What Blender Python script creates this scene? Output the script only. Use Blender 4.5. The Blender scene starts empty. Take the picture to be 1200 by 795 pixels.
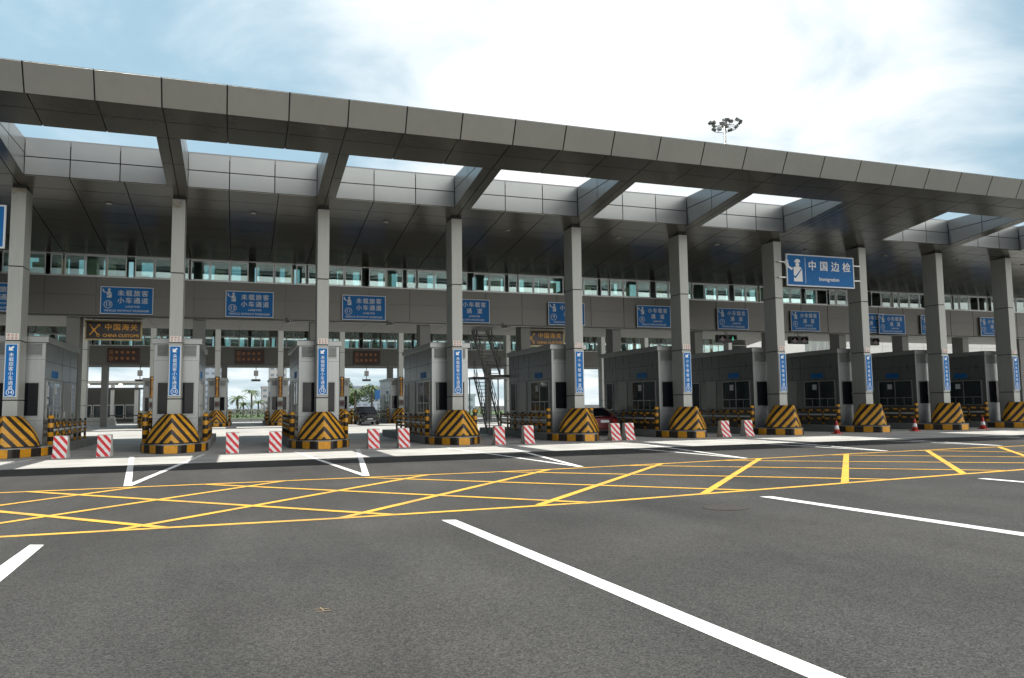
import bpy, bmesh, math, random
from math import sin, cos, pi, radians, sqrt, hypot
from mathutils import Matrix, Vector
random.seed(7)
S = bpy.context.scene
COL = S.collection

# ------------------------------------------------------------------ materials
def mat(name, base, rough=.6, metal=0., spec=.5, emit=None, estr=0., vary=0., grime=0., grime_scale=1.2, bump=0., bump_scale=40., island=0.):
    m = bpy.data.materials.new(name); m.use_nodes = True
    nt = m.node_tree; N = nt.nodes; L = nt.links
    b = N['Principled BSDF']
    b.inputs['Roughness'].default_value = rough
    b.inputs['Metallic'].default_value = metal
    b.inputs['Specular IOR Level'].default_value = spec
    b.inputs['Base Color'].default_value = (*base, 1)
    if emit:
        b.inputs['Emission Color'].default_value = (*emit, 1); b.inputs['Emission Strength'].default_value = estr
    col = None
    tc = N.new('ShaderNodeTexCoord')
    def mulby(src, facsock, lo, hi):
        mr = N.new('ShaderNodeMapRange'); L.new(facsock, mr.inputs[0])
        mr.inputs[1].default_value = .25; mr.inputs[2].default_value = .75
        mr.inputs[3].default_value = lo; mr.inputs[4].default_value = hi
        v = N.new('ShaderNodeVectorMath'); v.operation = 'SCALE'
        if src is None: v.inputs[0].default_value = base
        else: L.new(src, v.inputs[0])
        L.new(mr.outputs[0], v.inputs['Scale'])
        return v.outputs[0]
    if vary:
        n = N.new('ShaderNodeTexNoise'); n.inputs['Scale'].default_value = grime_scale; n.inputs['Detail'].default_value = 6
        L.new(tc.outputs['Object'], n.inputs['Vector'])
        col = mulby(col, n.outputs[0], 1 - vary, 1 + vary)
    if grime:      # rain streaks running down the surface
        mp = N.new('ShaderNodeMapping'); mp.inputs['Scale'].default_value = (3.1, 3.1, .35)
        L.new(tc.outputs['Object'], mp.inputs[0])
        n = N.new('ShaderNodeTexNoise'); n.inputs['Scale'].default_value = 2.2; n.inputs['Detail'].default_value = 7; n.inputs['Roughness'].default_value = .65
        L.new(mp.outputs[0], n.inputs['Vector'])
        col = mulby(col, n.outputs[0], 1 - grime, 1 + grime * .4)
        mr = N.new('ShaderNodeMapRange'); L.new(n.outputs[0], mr.inputs[0])
        mr.inputs[3].default_value = rough * .8; mr.inputs[4].default_value = min(1, rough * 1.25)
        L.new(mr.outputs[0], b.inputs['Roughness'])
    if island:
        g = N.new('ShaderNodeNewGeometry')
        mr = N.new('ShaderNodeMapRange'); L.new(g.outputs['Random Per Island'], mr.inputs[0])
        mr.inputs[3].default_value = 1 - island; mr.inputs[4].default_value = 1 + island
        v = N.new('ShaderNodeVectorMath'); v.operation = 'SCALE'
        if col is None: v.inputs[0].default_value = base
        else: L.new(col, v.inputs[0])
        L.new(mr.outputs[0], v.inputs['Scale']); col = v.outputs[0]
    if col is not None: L.new(col, b.inputs['Base Color'])
    if bump:
        n = N.new('ShaderNodeTexNoise'); n.inputs['Scale'].default_value = bump_scale; n.inputs['Detail'].default_value = 4
        L.new(tc.outputs['Object'], n.inputs['Vector'])
        bp = N.new('ShaderNodeBump'); bp.inputs['Strength'].default_value = bump; bp.inputs['Distance'].default_value = .02
        L.new(n.outputs[0], bp.inputs['Height']); L.new(bp.outputs[0], b.inputs['Normal'])
    return m

def stripe_mat(name, ca, cb, period, slope, phase=0., duty=.5, fold=True, rough=.5):
    """two-colour bands over the UV map: v + slope*|u|"""
    m = mat(name, ca, rough); nt = m.node_tree; N = nt.nodes; L = nt.links; b = N['Principled BSDF']
    uv = N.new('ShaderNodeUVMap'); sp = N.new('ShaderNodeSeparateXYZ'); L.new(uv.outputs[0], sp.inputs[0])
    def M(op, a, bb=None):
        x = N.new('ShaderNodeMath'); x.operation = op
        for i, s in enumerate((a, bb)):
            if s is None: continue
            if isinstance(s, (int, float)): x.inputs[i].default_value = s
            else: L.new(s, x.inputs[i])
        return x.outputs[0]
    tc = N.new('ShaderNodeTexCoord'); nz = N.new('ShaderNodeTexNoise'); nz.inputs['Scale'].default_value = 9; nz.inputs['Detail'].default_value = 8
    L.new(tc.outputs['Object'], nz.inputs[0])
    u = M('ABSOLUTE', sp.outputs[0]) if fold else sp.outputs[0]
    s = M('ADD', sp.outputs[1], M('MULTIPLY', u, slope))
    s = M('ADD', s, M('MULTIPLY', M('SUBTRACT', nz.outputs[0], .5), .012))
    f = M('FRACT', M('DIVIDE', M('ADD', s, phase), period))
    k = M('LESS_THAN', f, duty)
    mx = N.new('ShaderNodeMix'); mx.data_type = 'RGBA'; L.new(k, mx.inputs[0])
    mx.inputs[6].default_value = (*cb, 1); mx.inputs[7].default_value = (*ca, 1)
    mr = N.new('ShaderNodeMapRange'); L.new(nz.outputs[0], mr.inputs[0]); mr.inputs[1].default_value = .3; mr.inputs[2].default_value = .7
    mr.inputs[3].default_value = .72; mr.inputs[4].default_value = 1.12
    v = N.new('ShaderNodeVectorMath'); v.operation = 'SCALE'; L.new(mx.outputs[2], v.inputs[0]); L.new(mr.outputs[0], v.inputs['Scale'])
    L.new(v.outputs[0], b.inputs['Base Color'])
    return m

def glass_mat(name, tint, refl=.12, rough=.02):
    m = bpy.data.materials.new(name); m.use_nodes = True; nt = m.node_tree; N = nt.nodes; L = nt.links
    N.remove(N['Principled BSDF']); out = N['Material Output']
    t = N.new('ShaderNodeBsdfTransparent'); t.inputs[0].default_value = (*tint, 1)
    g = N.new('ShaderNodeBsdfGlossy'); g.inputs['Roughness'].default_value = rough; g.inputs[0].default_value = (.85, 1, .97, 1)
    lw = N.new('ShaderNodeFresnel'); lw.inputs[0].default_value = 1.5
    ad = N.new('ShaderNodeMath'); ad.inputs[1].default_value = refl; L.new(lw.outputs[0], ad.inputs[0])
    mx = N.new('ShaderNodeMixShader'); L.new(ad.outputs[0], mx.inputs[0]); L.new(t.outputs[0], mx.inputs[1]); L.new(g.outputs[0], mx.inputs[2])
    L.new(mx.outputs[0], out.inputs[0])
    return m

def asphalt_mat():
    m = mat('asphalt', (.06, .06, .055), .85); nt = m.node_tree; N = nt.nodes; L = nt.links; b = N['Principled BSDF']
    tc = N.new('ShaderNodeTexCoord')
    def noise(sc, det, rg=.5, vec=None):
        n = N.new('ShaderNodeTexNoise'); n.inputs['Scale'].default_value = sc; n.inputs['Detail'].default_value = det; n.inputs['Roughness'].default_value = rg
        L.new(vec or tc.outputs['Object'], n.inputs['Vector']); return n.outputs[0]
    def rng(s, a, bb, lo, hi):
        r = N.new('ShaderNodeMapRange'); L.new(s, r.inputs[0]); r.inputs[1].default_value = a; r.inputs[2].default_value = bb
        r.inputs[3].default_value = lo; r.inputs[4].default_value = hi; return r.outputs[0]
    def mul(a, c):
        x = N.new('ShaderNodeMath'); x.operation = 'MULTIPLY'; L.new(a, x.inputs[0]); L.new(c, x.inputs[1]); return x.outputs[0]
    grain = rng(noise(80, 3, .75), .32, .68, .40, 1.65)
    vor = N.new('ShaderNodeTexVoronoi'); vor.inputs['Scale'].default_value = 62; L.new(tc.outputs['Object'], vor.inputs[0])
    sep = N.new('ShaderNodeSeparateColor'); L.new(vor.outputs['Color'], sep.inputs[0])
    chips = rng(sep.outputs[0], .0, 1., .6, 1.5)
    mp = N.new('ShaderNodeMapping'); mp.inputs['Rotation'].default_value = (0, 0, .3); mp.inputs['Scale'].default_value = (.5, .09, 1); L.new(tc.outputs['Object'], mp.inputs[0])
    tracks = rng(noise(1., 5, .6, mp.outputs[0]), .3, .7, .70, 1.15)
    patches = rng(noise(.35, 6, .6), .3, .7, .80, 1.14)
    k = mul(mul(grain, chips), mul(tracks, patches))
    # pale specks of grit here and there
    v2 = N.new('ShaderNodeTexVoronoi'); v2.inputs['Scale'].default_value = 1.7; L.new(tc.outputs['Object'], v2.inputs[0])
    sc = N.new('ShaderNodeVectorMath'); sc.operation = 'SCALE'; L.new(k, sc.inputs['Scale'])
    warm = N.new('ShaderNodeMix'); warm.data_type = 'RGBA'; L.new(noise(.22, 4), warm.inputs[0])
    warm.inputs[6].default_value = (.045, .046, .044, 1); warm.inputs[7].default_value = (.058, .055, .050, 1)
    L.new(warm.outputs[2], sc.inputs[0])
    less = N.new('ShaderNodeMath'); less.operation = 'LESS_THAN'; L.new(v2.outputs['Distance'], less.inputs[0]); less.inputs[1].default_value = .011
    mx = N.new('ShaderNodeMix'); mx.data_type = 'RGBA'; L.new(less.outputs[0], mx.inputs[0]); L.new(sc.outputs[0], mx.inputs[6]); mx.inputs[7].default_value = (.5, .5, .48, 1)
    L.new(mx.outputs[2], b.inputs['Base Color'])
    bp = N.new('ShaderNodeBump'); bp.inputs['Strength'].default_value = .5; bp.inputs['Distance'].default_value = .006
    L.new(grain, bp.inputs['Height']); L.new(bp.outputs[0], b.inputs['Normal'])
    b.inputs['Specular IOR Level'].default_value = .3
    return m

def paint_mat(name, base, wear=.35):
    """road paint, worn through in specks"""
    m = mat(name, base, .6); nt = m.node_tree; N = nt.nodes; L = nt.links; b = N['Principled BSDF']
    tc = N.new('ShaderNodeTexCoord'); n = N.new('ShaderNodeTexNoise'); n.inputs['Scale'].default_value = 55; n.inputs['Detail'].default_value = 5; n.inputs['Roughness'].default_value = .7
    L.new(tc.outputs['Object'], n.inputs[0])
    n2 = N.new('ShaderNodeTexNoise'); n2.inputs['Scale'].default_value = 1.3; n2.inputs['Detail'].default_value = 5; L.new(tc.outputs['Object'], n2.inputs[0])
    ad = N.new('ShaderNodeMath'); L.new(n.outputs[0], ad.inputs[0]); L.new(n2.outputs[0], ad.inputs[1])
    mr = N.new('ShaderNodeMapRange'); L.new(ad.outputs[0], mr.inputs[0]); mr.inputs[1].default_value = .98; mr.inputs[2].default_value = 1.28
    mr.inputs[3].default_value = 0; mr.inputs[4].default_value = wear
    mx = N.new('ShaderNodeMix'); mx.data_type = 'RGBA'; L.new(mr.outputs[0], mx.inputs[0]); mx.inputs[6].default_value = (*base, 1); mx.inputs[7].default_value = (.12, .115, .105, 1)
    L.new(mx.outputs[2], b.inputs['Base Color'])
    return m

def column_mat():
    """grey cladding with rust stains under the soffit"""
    m = mat('column_cladding', (.355, .362, .335), .45, .15, grime=.12); nt = m.node_tree; N = nt.nodes; L = nt.links; b = N['Principled BSDF']
    src = b.inputs['Base Color'].links[0].from_socket
    tc = N.new('ShaderNodeTexCoord'); sp = N.new('ShaderNodeSeparateXYZ'); L.new(tc.outputs['Object'], sp.inputs[0])
    n = N.new('ShaderNodeTexNoise'); n.inputs['Scale'].default_value = 1.9; n.inputs['Detail'].default_value = 6; L.new(tc.outputs['Object'], n.inputs[0])
    mr = N.new('ShaderNodeMapRange'); L.new(sp.outputs[2], mr.inputs[0]); mr.inputs[1].default_value = 9.2; mr.inputs[2].default_value = 10.1; mr.inputs[3].default_value = -.2; mr.inputs[4].default_value = .16
    lf = N.new('ShaderNodeMapRange'); L.new(sp.outputs[0], lf.inputs[0]); lf.inputs[1].default_value = 3; lf.inputs[2].default_value = 12; lf.inputs[3].default_value = .06; lf.inputs[4].default_value = -.2
    ad0 = N.new('ShaderNodeMath'); L.new(mr.outputs[0], ad0.inputs[0]); L.new(lf.outputs[0], ad0.inputs[1])
    ad = N.new('ShaderNodeMath'); L.new(n.outputs[0], ad.inputs[0]); L.new(ad0.outputs[0], ad.inputs[1])
    m2 = N.new('ShaderNodeMapRange'); L.new(ad.outputs[0], m2.inputs[0]); m2.inputs[1].default_value = .56; m2.inputs[2].default_value = .68
    m2.inputs[4].default_value = .8
    mx = N.new('ShaderNodeMix'); mx.data_type = 'RGBA'; L.new(m2.outputs[0], mx.inputs[0]); L.new(src, mx.inputs[6]); mx.inputs[7].default_value = (.19, .15, .09, 1)
    L.new(mx.outputs[2], b.inputs['Base Color'])
    return m

def leaf_mat(name, base):
    m = mat(name, base, .6, island=.45)
    return m

M = {}
M['asphalt'] = asphalt_mat()
M['concrete'] = mat('concrete_apron', (.39, .385, .36), .8, vary=.24, grime_scale=.6, bump=.15, bump_scale=30)
M['kerb'] = mat('kerb_concrete', (.24, .24, .225), .8, vary=.2, grime_scale=2.)
M['yellow_paint'] = paint_mat('yellow_road_paint', (.74, .405, .045), .65)
M['white_paint'] = paint_mat('white_road_paint', (.80, .80, .77), .55)
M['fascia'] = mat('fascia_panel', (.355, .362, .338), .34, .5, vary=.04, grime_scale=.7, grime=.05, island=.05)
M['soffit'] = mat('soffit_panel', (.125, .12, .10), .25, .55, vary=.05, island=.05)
M['liner'] = mat('skylight_liner', (.27, .285, .28), .32, .5, vary=.05, island=.05)
M['joint'] = mat('joint_black', (.012, .012, .012), .7)
M['column'] = column_mat()
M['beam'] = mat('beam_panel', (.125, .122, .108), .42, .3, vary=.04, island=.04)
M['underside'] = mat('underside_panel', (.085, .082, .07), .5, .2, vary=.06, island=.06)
M['far_steel'] = mat('stair_steel', (.20, .20, .19), .5, .5)
M['lamp_grey'] = mat('floodlight_grey', (.22, .23, .23), .5, .3)
M['sheet'] = mat('paper_sheet', (.62, .66, .68), .6)
M['wall'] = mat('pier_wall', (.19, .19, .175), .55, .1, vary=.06)
M['frame'] = mat('window_frame', (.46, .48, .47), .4, .5)
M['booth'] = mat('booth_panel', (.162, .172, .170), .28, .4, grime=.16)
M['booth_trim'] = mat('booth_trim', (.30, .31, .30), .35, .5)
M['dark_glass'] = mat('dark_glass', (.008, .009, .012), .06, 0, .25)
M['side_glass'] = mat('side_glass', (.02, .032, .036), .05, 0, .5)
M['booth_front'] = mat('booth_front_panel', (.36, .375, .37), .30, .4, grime=.12)
M['door'] = mat('booth_door', (.23, .24, .225), .4, .3)
M['glass'] = glass_mat('corridor_glass', (.70, .84, .83), .09)
M['white_int'] = mat('interior_white', (.70, .69, .64), .6)
M['blind'] = mat('beige_blind', (.66, .56, .36), .7)
M['roof'] = mat('roof_deck', (.3, .3, .3), .7)
M['blue'] = mat('sign_blue', (.006, .135, .39), .5, 0, .2, vary=.08, grime_scale=2.5)
M['white'] = mat('sign_white', (.80, .81, .80), .45)
M['white_border'] = mat('sign_border', (.62, .66, .70), .4)
M['sign_letter'] = mat('sign_letter', (.56, .60, .62), .5)
M['placard'] = mat('placard_white', (.66, .64, .60), .5)
M['red_text'] = mat('placard_red', (.42, .17, .12), .5)
M['brown'] = mat('customs_board', (.014, .006, .005), .35)
M['gold'] = mat('customs_gold', (.90, .43, .03), .45, 0)
M['gold_frame'] = mat('customs_frame', (.42, .32, .14), .4, .4)
M['led_board'] = mat('led_board', (.045, .014, .006), .4)
M['led'] = mat('led_amber', (.40, .16, .05), .5)
M['chevron'] = stripe_mat('cushion_chevron', (.60, .29, .018), (.016, .013, .011), .42, 1.02, phase=.16 - .31 + .0, duty=.53)
M['kerb_stripe'] = stripe_mat('kerb_blocks', (.64, .29, .010), (.020, .015, .012), .94, 1., phase=.235, duty=.5, fold=False)
M['rail_stripe'] = stripe_mat('rail_bands', (.46, .22, .014), (.022, .017, .013), .62, 1., duty=.5, fold=False)
M['post_stripe'] = stripe_mat('post_bands', (.60, .28, .012), (.022, .016, .012), .34, 0., duty=.5)
M['rail_white'] = mat('rail_white', (.62, .62, .58), .5)
M['block_stripe'] = stripe_mat('block_stripes', (.76, .75, .72), (.60, .02, .03), .30, 1.15, phase=.05, duty=.5, fold=False)
M['block'] = mat('block_concrete', (.45, .45, .42), .8, vary=.15, grime_scale=5)
M['cone_red'] = mat('cone_red', (.42, .03, .02), .5)
M['black'] = mat('black_plastic', (.016, .016, .016), .5)
M['steel'] = mat('galvanised_steel', (.42, .42, .40), .4, .7)
M['dark_steel'] = mat('dark_steel', (.10, .10, .095), .5, .3)
M['lens_green'] = mat('lens_green', (.0, .25, .12), .3, emit=(.05, .9, .45), estr=.35)
M['lens_off'] = mat('lens_off', (.05, .012, .01), .3)
M['car_red'] = mat('car_paint_red', (.10, .008, .012), .22, .2, .6)
M['car_black'] = mat('car_paint_black', (.010, .010, .011), .18, .1, .6)
M['tyre'] = mat('tyre_rubber', (.018, .018, .018), .8)
M['rim'] = mat('alloy_rim', (.4, .4, .4), .3, .8)
M['plate'] = mat('number_plate', (.62, .64, .64), .5)
M['tail'] = mat('tail_lamp', (.28, .01, .01), .2)
M['lamp'] = mat('head_lamp', (.55, .56, .55), .15, .3)
M['trunk'] = mat('palm_trunk', (.16, .13, .10), .9, vary=.2, grime_scale=6)
M['leaf_a'] = leaf_mat('leaf_mid', (.060, .105, .030))
M['leaf_b'] = leaf_mat('leaf_dark', (.040, .075, .026))
M['leaf_c'] = leaf_mat('leaf_light', (.105, .150, .040))
M['far_blue'] = mat('far_wall_blue', (.46, .53, .60), .8)
M['far_pale'] = mat('far_wall_pale', (.58, .58, .56), .8)
M['far_win'] = mat('far_window', (.22, .27, .32), .3)
M['panel_white'] = mat('hall_panel', (.66, .66, .62), .5, .1, vary=.05)
M['bright_lamp'] = mat('lit_tube', (.9, .9, .85), .5, emit=(1, .95, .8), estr=3.)
M['down_lamp'] = mat('down_lamp', (.55, .55, .52), .4)
M['far_sign'] = mat('far_sign_blue', (.02, .14, .42), .5)
M['grass'] = mat('verge_grass', (.06, .10, .03), .9, vary=.4, grime_scale=.8)
M['stain'] = mat('manhole_iron', (.054, .050, .045), .9, 0, .2, vary=.3, grime_scale=8)
M['orange_mark'] = paint_mat('survey_paint', (.24, .17, .09), 1.)

# ------------------------------------------------------------------ mesh builder
class MB:
    def __init__(s): s.v = []; s.f = []; s.uv = []; s.mi = []; s.sm = []; s.m = 0; s.T = None
    def V(s, p):
        p = Vector(p)
        if s.T is not None: p = s.T @ p
        s.v.append(p); return len(s.v) - 1
    def face(s, pts, uv=None, smooth=False):
        idx = [s.V(p) for p in pts]; s.f.append(idx); s.uv.append(uv or [(0, 0)] * len(idx)); s.mi.append(s.m); s.sm.append(smooth)
    def poly(s, idx, uv=None, smooth=False):
        s.f.append(list(idx)); s.uv.append(uv or [(0, 0)] * len(idx)); s.mi.append(s.m); s.sm.append(smooth)
    def box(s, x0, x1, y0, y1, z0, z1):
        p = [s.V((x, y, z)) for z in (z0, z1) for y in (y0, y1) for x in (x0, x1)]
        for q in ((0, 2, 3, 1), (4, 5, 7, 6), (0, 1, 5, 4), (2, 6, 7, 3), (0, 4, 6, 2), (1, 3, 7, 5)):
            s.poly([p[i] for i in q])
        return s
    def prism(s, pts, off):
        """closed polygon (3D points) extruded along off"""
        off = Vector(off); n = len(pts)
        a = [s.V(p) for p in pts]; b = [s.V(Vector(p) + off) for p in pts]
        s.poly(a[::-1]); s.poly(b)
        for i in range(n): s.poly([a[i], a[(i + 1) % n], b[(i + 1) % n], b[i]])
        return s
    def tube(s, pts, r, n=8, closed_ends=True, r2=None):
        pts = [Vector(p) for p in pts]; rings = []
        for i, p in enumerate(pts):
            d = (pts[min(i + 1, len(pts) - 1)] - pts[max(i - 1, 0)]).normalized()
            a = d.orthogonal().normalized() if abs(d.z) > .9 else d.cross(Vector((0, 0, 1))).normalized()
            c = d.cross(a); rr = r if r2 is None else r + (r2 - r) * i / max(1, len(pts) - 1)
            rings.append([s.V(p + a * cos(2 * pi * k / n) * rr + c * sin(2 * pi * k / n) * rr) for k in range(n)])
        L = 0.
        for i in range(len(rings) - 1):
            l2 = L + (pts[i + 1] - pts[i]).length
            for k in range(n):
                k2 = (k + 1) % n
                s.poly([rings[i][k], rings[i][k2], rings[i + 1][k2], rings[i + 1][k]], [(L, 0), (L, 0), (l2, 0), (l2, 0)], True)
            L = l2
        if closed_ends: s.poly(rings[0][::-1]); s.poly(rings[-1])
        return s
    def lathe(s, prof, n=20, axis='Z', c=(0, 0, 0)):
        c = Vector(c); rings = []
        for r, h in prof:
            ring = []
            for k in range(n):
                a = 2 * pi * k / n; x, y = r * cos(a), r * sin(a)
                ring.append(s.V(c + (Vector((x, y, h)) if axis == 'Z' else Vector((h, x, y)) if axis == 'X' else Vector((x, h, y)))))
            rings.append(ring)
        for i in range(len(rings) - 1):
            for k in range(n):
                k2 = (k + 1) % n
                s.poly([rings[i][k], rings[i][k2], rings[i + 1][k2], rings[i + 1][k]], [(0, prof[i][1]), (0, prof[i][1]), (0, prof[i + 1][1]), (0, prof[i + 1][1])], True)
        s.poly(rings[0][::-1]); s.poly(rings[-1]); return s
    def panels(s, o, U, W, us, ws, gap=.014, th=.03, nrm=None):
        """cladding panels: origin o, unit dirs U, W; cut lines us, ws; each panel a slab th thick facing nrm with real open joints"""
        o = Vector(o); U = Vector(U); W = Vector(W); nrm = Vector(nrm) if nrm is not None else U.cross(W)
        nrm.normalize(); g = gap / 2
        for i in range(len(us) - 1):
            for j in range(len(ws) - 1):
                a, b, c, d = us[i] + g, us[i + 1] - g, ws[j] + g, ws[j + 1] - g
                if b <= a or d <= c: continue
                q = [o + U * x + W * y for x, y in ((a, c), (b, c), (b, d), (a, d))]
                s.prism(q, nrm * th)
        return s
    def build(s, name, mats, parent=None, bevel=0., fix=True):
        me = bpy.data.meshes.new(name)
        me.from_pydata([tuple(v) for v in s.v], [], s.f)
        for m in (mats if isinstance(mats, (list, tuple)) else [mats]): me.materials.append(M[m])
        uvl = me.uv_layers.new(name='UVMap'); k = 0
        for fi, u in enumerate(s.uv):
            p = me.polygons[fi]; p.material_index = s.mi[fi]; p.use_smooth = s.sm[fi]
            for t in u: uvl.data[k].uv = t; k += 1
        if fix:
            bm = bmesh.new(); bm.from_mesh(me); bmesh.ops.recalc_face_normals(bm, faces=bm.faces); bm.to_mesh(me); bm.free()
        me.update()
        o = bpy.data.objects.new(name, me); COL.objects.link(o)
        if parent: o.parent = parent
        if bevel:
            md = o.modifiers.new('Bevel', 'BEVEL'); md.width = bevel; md.segments = 2; md.limit_method = 'ANGLE'
        return o

def tag(o, label=None, cat=None, group=None, kind=None):
    if label: o['label'] = label
    if cat: o['category'] = cat
    if group: o['group'] = group
    if kind: o['kind'] = kind
    return o
def empty(name, loc=(0, 0, 0), rz=0.):
    o = bpy.data.objects.new(name, None); COL.objects.link(o); o.location = loc; o.rotation_euler = (0, 0, rz); o.empty_display_size = .2
    return o
def copy_tree(o, parent=None):
    c = o.copy(); COL.objects.link(c)
    if parent: c.parent = parent
    for ch in list(o.children): copy_tree(ch, c)
    return c
def box_obj(name, m, parent, *b, bevel=0.): return MB().box(*b).build(name, m, parent, bevel)

# ---- lettering: text turned into thin solid meshes facing -Y, cached so repeats share them
TXT = {}
def text_mesh(body, size, m, bold=0., spacing=1., line=1., align='CENTER', maxw=None, depth=.003):
    key = (body, size, m, bold, spacing, line, maxw)
    if key in TXT: return TXT[key]
    cu = bpy.data.curves.new('lettering', 'FONT'); cu.body = body; cu.size = size; cu.align_x = align; cu.align_y = 'CENTER'
    cu.space_character = spacing; cu.space_line = line; cu.extrude = depth; cu.resolution_u = 2
    ob = bpy.data.objects.new('lettering', cu); COL.objects.link(ob)
    dg = bpy.context.evaluated_depsgraph_get(); dg.update()
    me = bpy.data.meshes.new_from_object(ob.evaluated_get(dg)); me.name = 'lettering'
    COL.objects.unlink(ob); bpy.data.objects.remove(ob)
    xs = [v.co.x for v in me.vertices] or [0]
    if maxw and max(xs) - min(xs) > maxw:
        k = maxw / (max(xs) - min(xs))
        for v in me.vertices: v.co.x *= k
    if bold:     # heavier strokes: the outline repeated a hair to each side, each copy a little prouder
        w = size * .02; bm = bmesh.new()
        for dx, dy, dz in ((0, 0, 0), (w, 0, .0006), (-w, 0, .0012), (0, w, .0018)):
            m2 = me.copy(); m2.transform(Matrix.Translation((dx, dy, dz))); bm.from_mesh(m2); bpy.data.meshes.remove(m2)
        bm.to_mesh(me); bm.free()
    me.transform(Matrix.Rotation(pi / 2, 4, 'X')); me.materials.clear(); me.materials.append(M[m])
    TXT[key] = me; return me
def text(body, size, loc, parent, m='white', name='lettering', **k):
    o = bpy.data.objects.new(name, text_mesh(body, size, m, **k)); COL.objects.link(o); o.parent = parent; o.location = loc
    return o

# ------------------------------------------------------------------ measured layout
CX = {18: -27.6, 17: -22.1, 16: -16.6, 15: -11.05, 14: -5.56, 13: -.12, 12: 5.44, 11: 11.17, 10: 16.94, 9: 22.66, 8: 28.25, 7: 33.78, 6: 39.24, 5: 44.59, 4: 50.1, 3: 55.6, 2: 61.1}
KEYS = list(CX)
LANES = list(range(14, 4, -1))
XL, XR = -34.0, 64.0
zs = lambda y: 10.0 - .125 * y
ISL = .36            # kerb height of the islands

# ------------------------------------------------------------------ ground
def sheet(name, pts, z, m, label, cat='ground'):
    b = MB(); b.face([(x, y, z) for x, y in pts]); o = b.build(name, m, fix=False); tag(o, label, cat, kind='structure'); return o
sheet('asphalt_ground', [(-700, -300), (900, -300), (900, 1200), (-700, 1200)], 0, 'asphalt', 'dark grey sunlit asphalt plaza in front of the checkpoint')
sheet('concrete_apron', [(-45, -6.62), (110, -6.62), (110, 66), (-45, 66)], .004, 'concrete', 'pale concrete paving under and between the two canopies', 'paving')
sheet('grass_verge', [(-60, 92), (140, 92), (140, 190), (-60, 190)], .006, 'grass', 'green verge far behind the gates', 'verge')

def quad_line(b, p, q, w, z):
    p = Vector((*p, 0)); q = Vector((*q, 0)); d = (q - p).normalized(); n = Vector((-d.y, d.x, 0)) * w / 2
    b.face([(v.x, v.y, z) for v in (p - n, q - n, q + n, p + n)])
def offset_poly(b, pts, w, z):
    for i in range(len(pts) - 1):
        p, q = Vector(pts[i]), Vector(pts[i + 1]); d = (q - p).normalized() * w * .25
        quad_line(b, p - d, q + d, w, z + .0012 * (i % 3))
b = MB()
up = [(-7.5, -13.75), (-2.32, -13.80), (3.24, -13.85), (8.0, -13.88), (10.85, -13.73), (13.92, -13.47), (16.7, -13.19), (20.14, -12.85), (23.81, -12.61), (27.23, -12.5), (34, -12.2)]
lo = [(-7.5, -20.1), (-.72, -20.25), (3.71, -20.40), (7.72, -20.32), (9.8, -20.1), (13.79, -19.68), (17.47, -19.29), (22, -18.8), (30, -17.9)]
offset_poly(b, up, .15, .003); offset_poly(b, lo, .15, .003)
for p, q in (((-7.2, -15.6), (-5.5, -13.8)), ((-7.2, -18.6), (-2.6, -13.8)), ((-4.6, -19.9), (.24, -13.8)), ((-2.3, -20.2), (3.24, -13.87)), ((.61, -20.34), (6.54, -13.9)), ((3.71, -20.4), (9.74, -13.86)), ((6.96, -20.25), (13.25, -13.5)), ((10.28, -20.04), (16.7, -13.2)),
             ((13.82, -19.7), (20.23, -12.83)), ((17.51, -19.31), (23.77, -12.6)), ((21.0, -18.9), (27.16, -12.5)), ((24.5, -18.5), (30.5, -12.35))):
    quad_line(b, p, q, .15, .0066)
for p, q in (((-4.6, -13.8), (1.28, -20.32)), ((-7.2, -14.2), (-1.6, -20.2)), ((-1.82, -13.85), (4.51, -20.4)), ((1.61, -13.96), (7.81, -20.28)), ((5.07, -13.95), (11.31, -19.91)), ((8.34, -13.85), (15.14, -19.5)), ((12.03, -13.6), (19.07, -19.1)),
             ((15.25, -13.3), (22.6, -18.6)), ((19.3, -12.9), (25.8, -18.3)), ((23.2, -12.6), (28.2, -18.0))):
    quad_line(b, p, q, .15, .0078)
tag(b.build('yellow_box_marking', 'yellow_paint', fix=False), 'yellow criss-cross box marking painted on the asphalt', 'road marking', kind='structure')
def white_poly(polys, label):
    b = MB()
    for i, pts in enumerate(polys): b.face([(x, y, .004) for x, y in pts])
    tag(b.build('white_lane_line', 'white_paint', fix=False), label, 'lane line', 'white lane lines before the box marking', 'structure')
white_poly([[(-.13, -24.4), (-.19, -21.12), (-.02, -21.2), (.10, -24.4)]], 'short white lane line at the left foreground')
white_poly([[(5.05, -21.22), (5.25, -21.28), (5.60, -26.85), (5.72, -28.7), (5.52, -28.7), (5.47, -27.87)]], 'long white lane line sweeping to the bottom of the foreground')
white_poly([[(10.90, -20.82), (11.12, -20.87), (11.55, -26.3), (11.30, -26.3)]], 'white lane line right of the manhole cover')
white_poly([[(16.88, -20.15), (17.08, -20.19), (17.55, -25.5), (17.30, -25.5)]], 'farthest white lane line at the right edge')
def vee(k, tip, wl, wr):
    """painted nose in front of an island: two arms closing at tip, bars across"""
    b = MB(); x = CX[k]; a = (x - 1.2, -1.8); c = (x + 1.2, -1.8)
    quad_line(b, a, tip, wl, .0088); quad_line(b, c, tip, wr, .0098)
    t = Vector(tip)
    for f in (.28, .46, .64):
        p = Vector(a).lerp(t, f); q = Vector(c).lerp(t, f); quad_line(b, (p.x, p.y), (q.x, q.y), .10, .0108)
    tag(b.build('island_nose_marking', 'white_paint', fix=False), 'white V marking in front of the island marked %d' % k, 'road marking', 'white V markings before the islands', 'structure')
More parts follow.
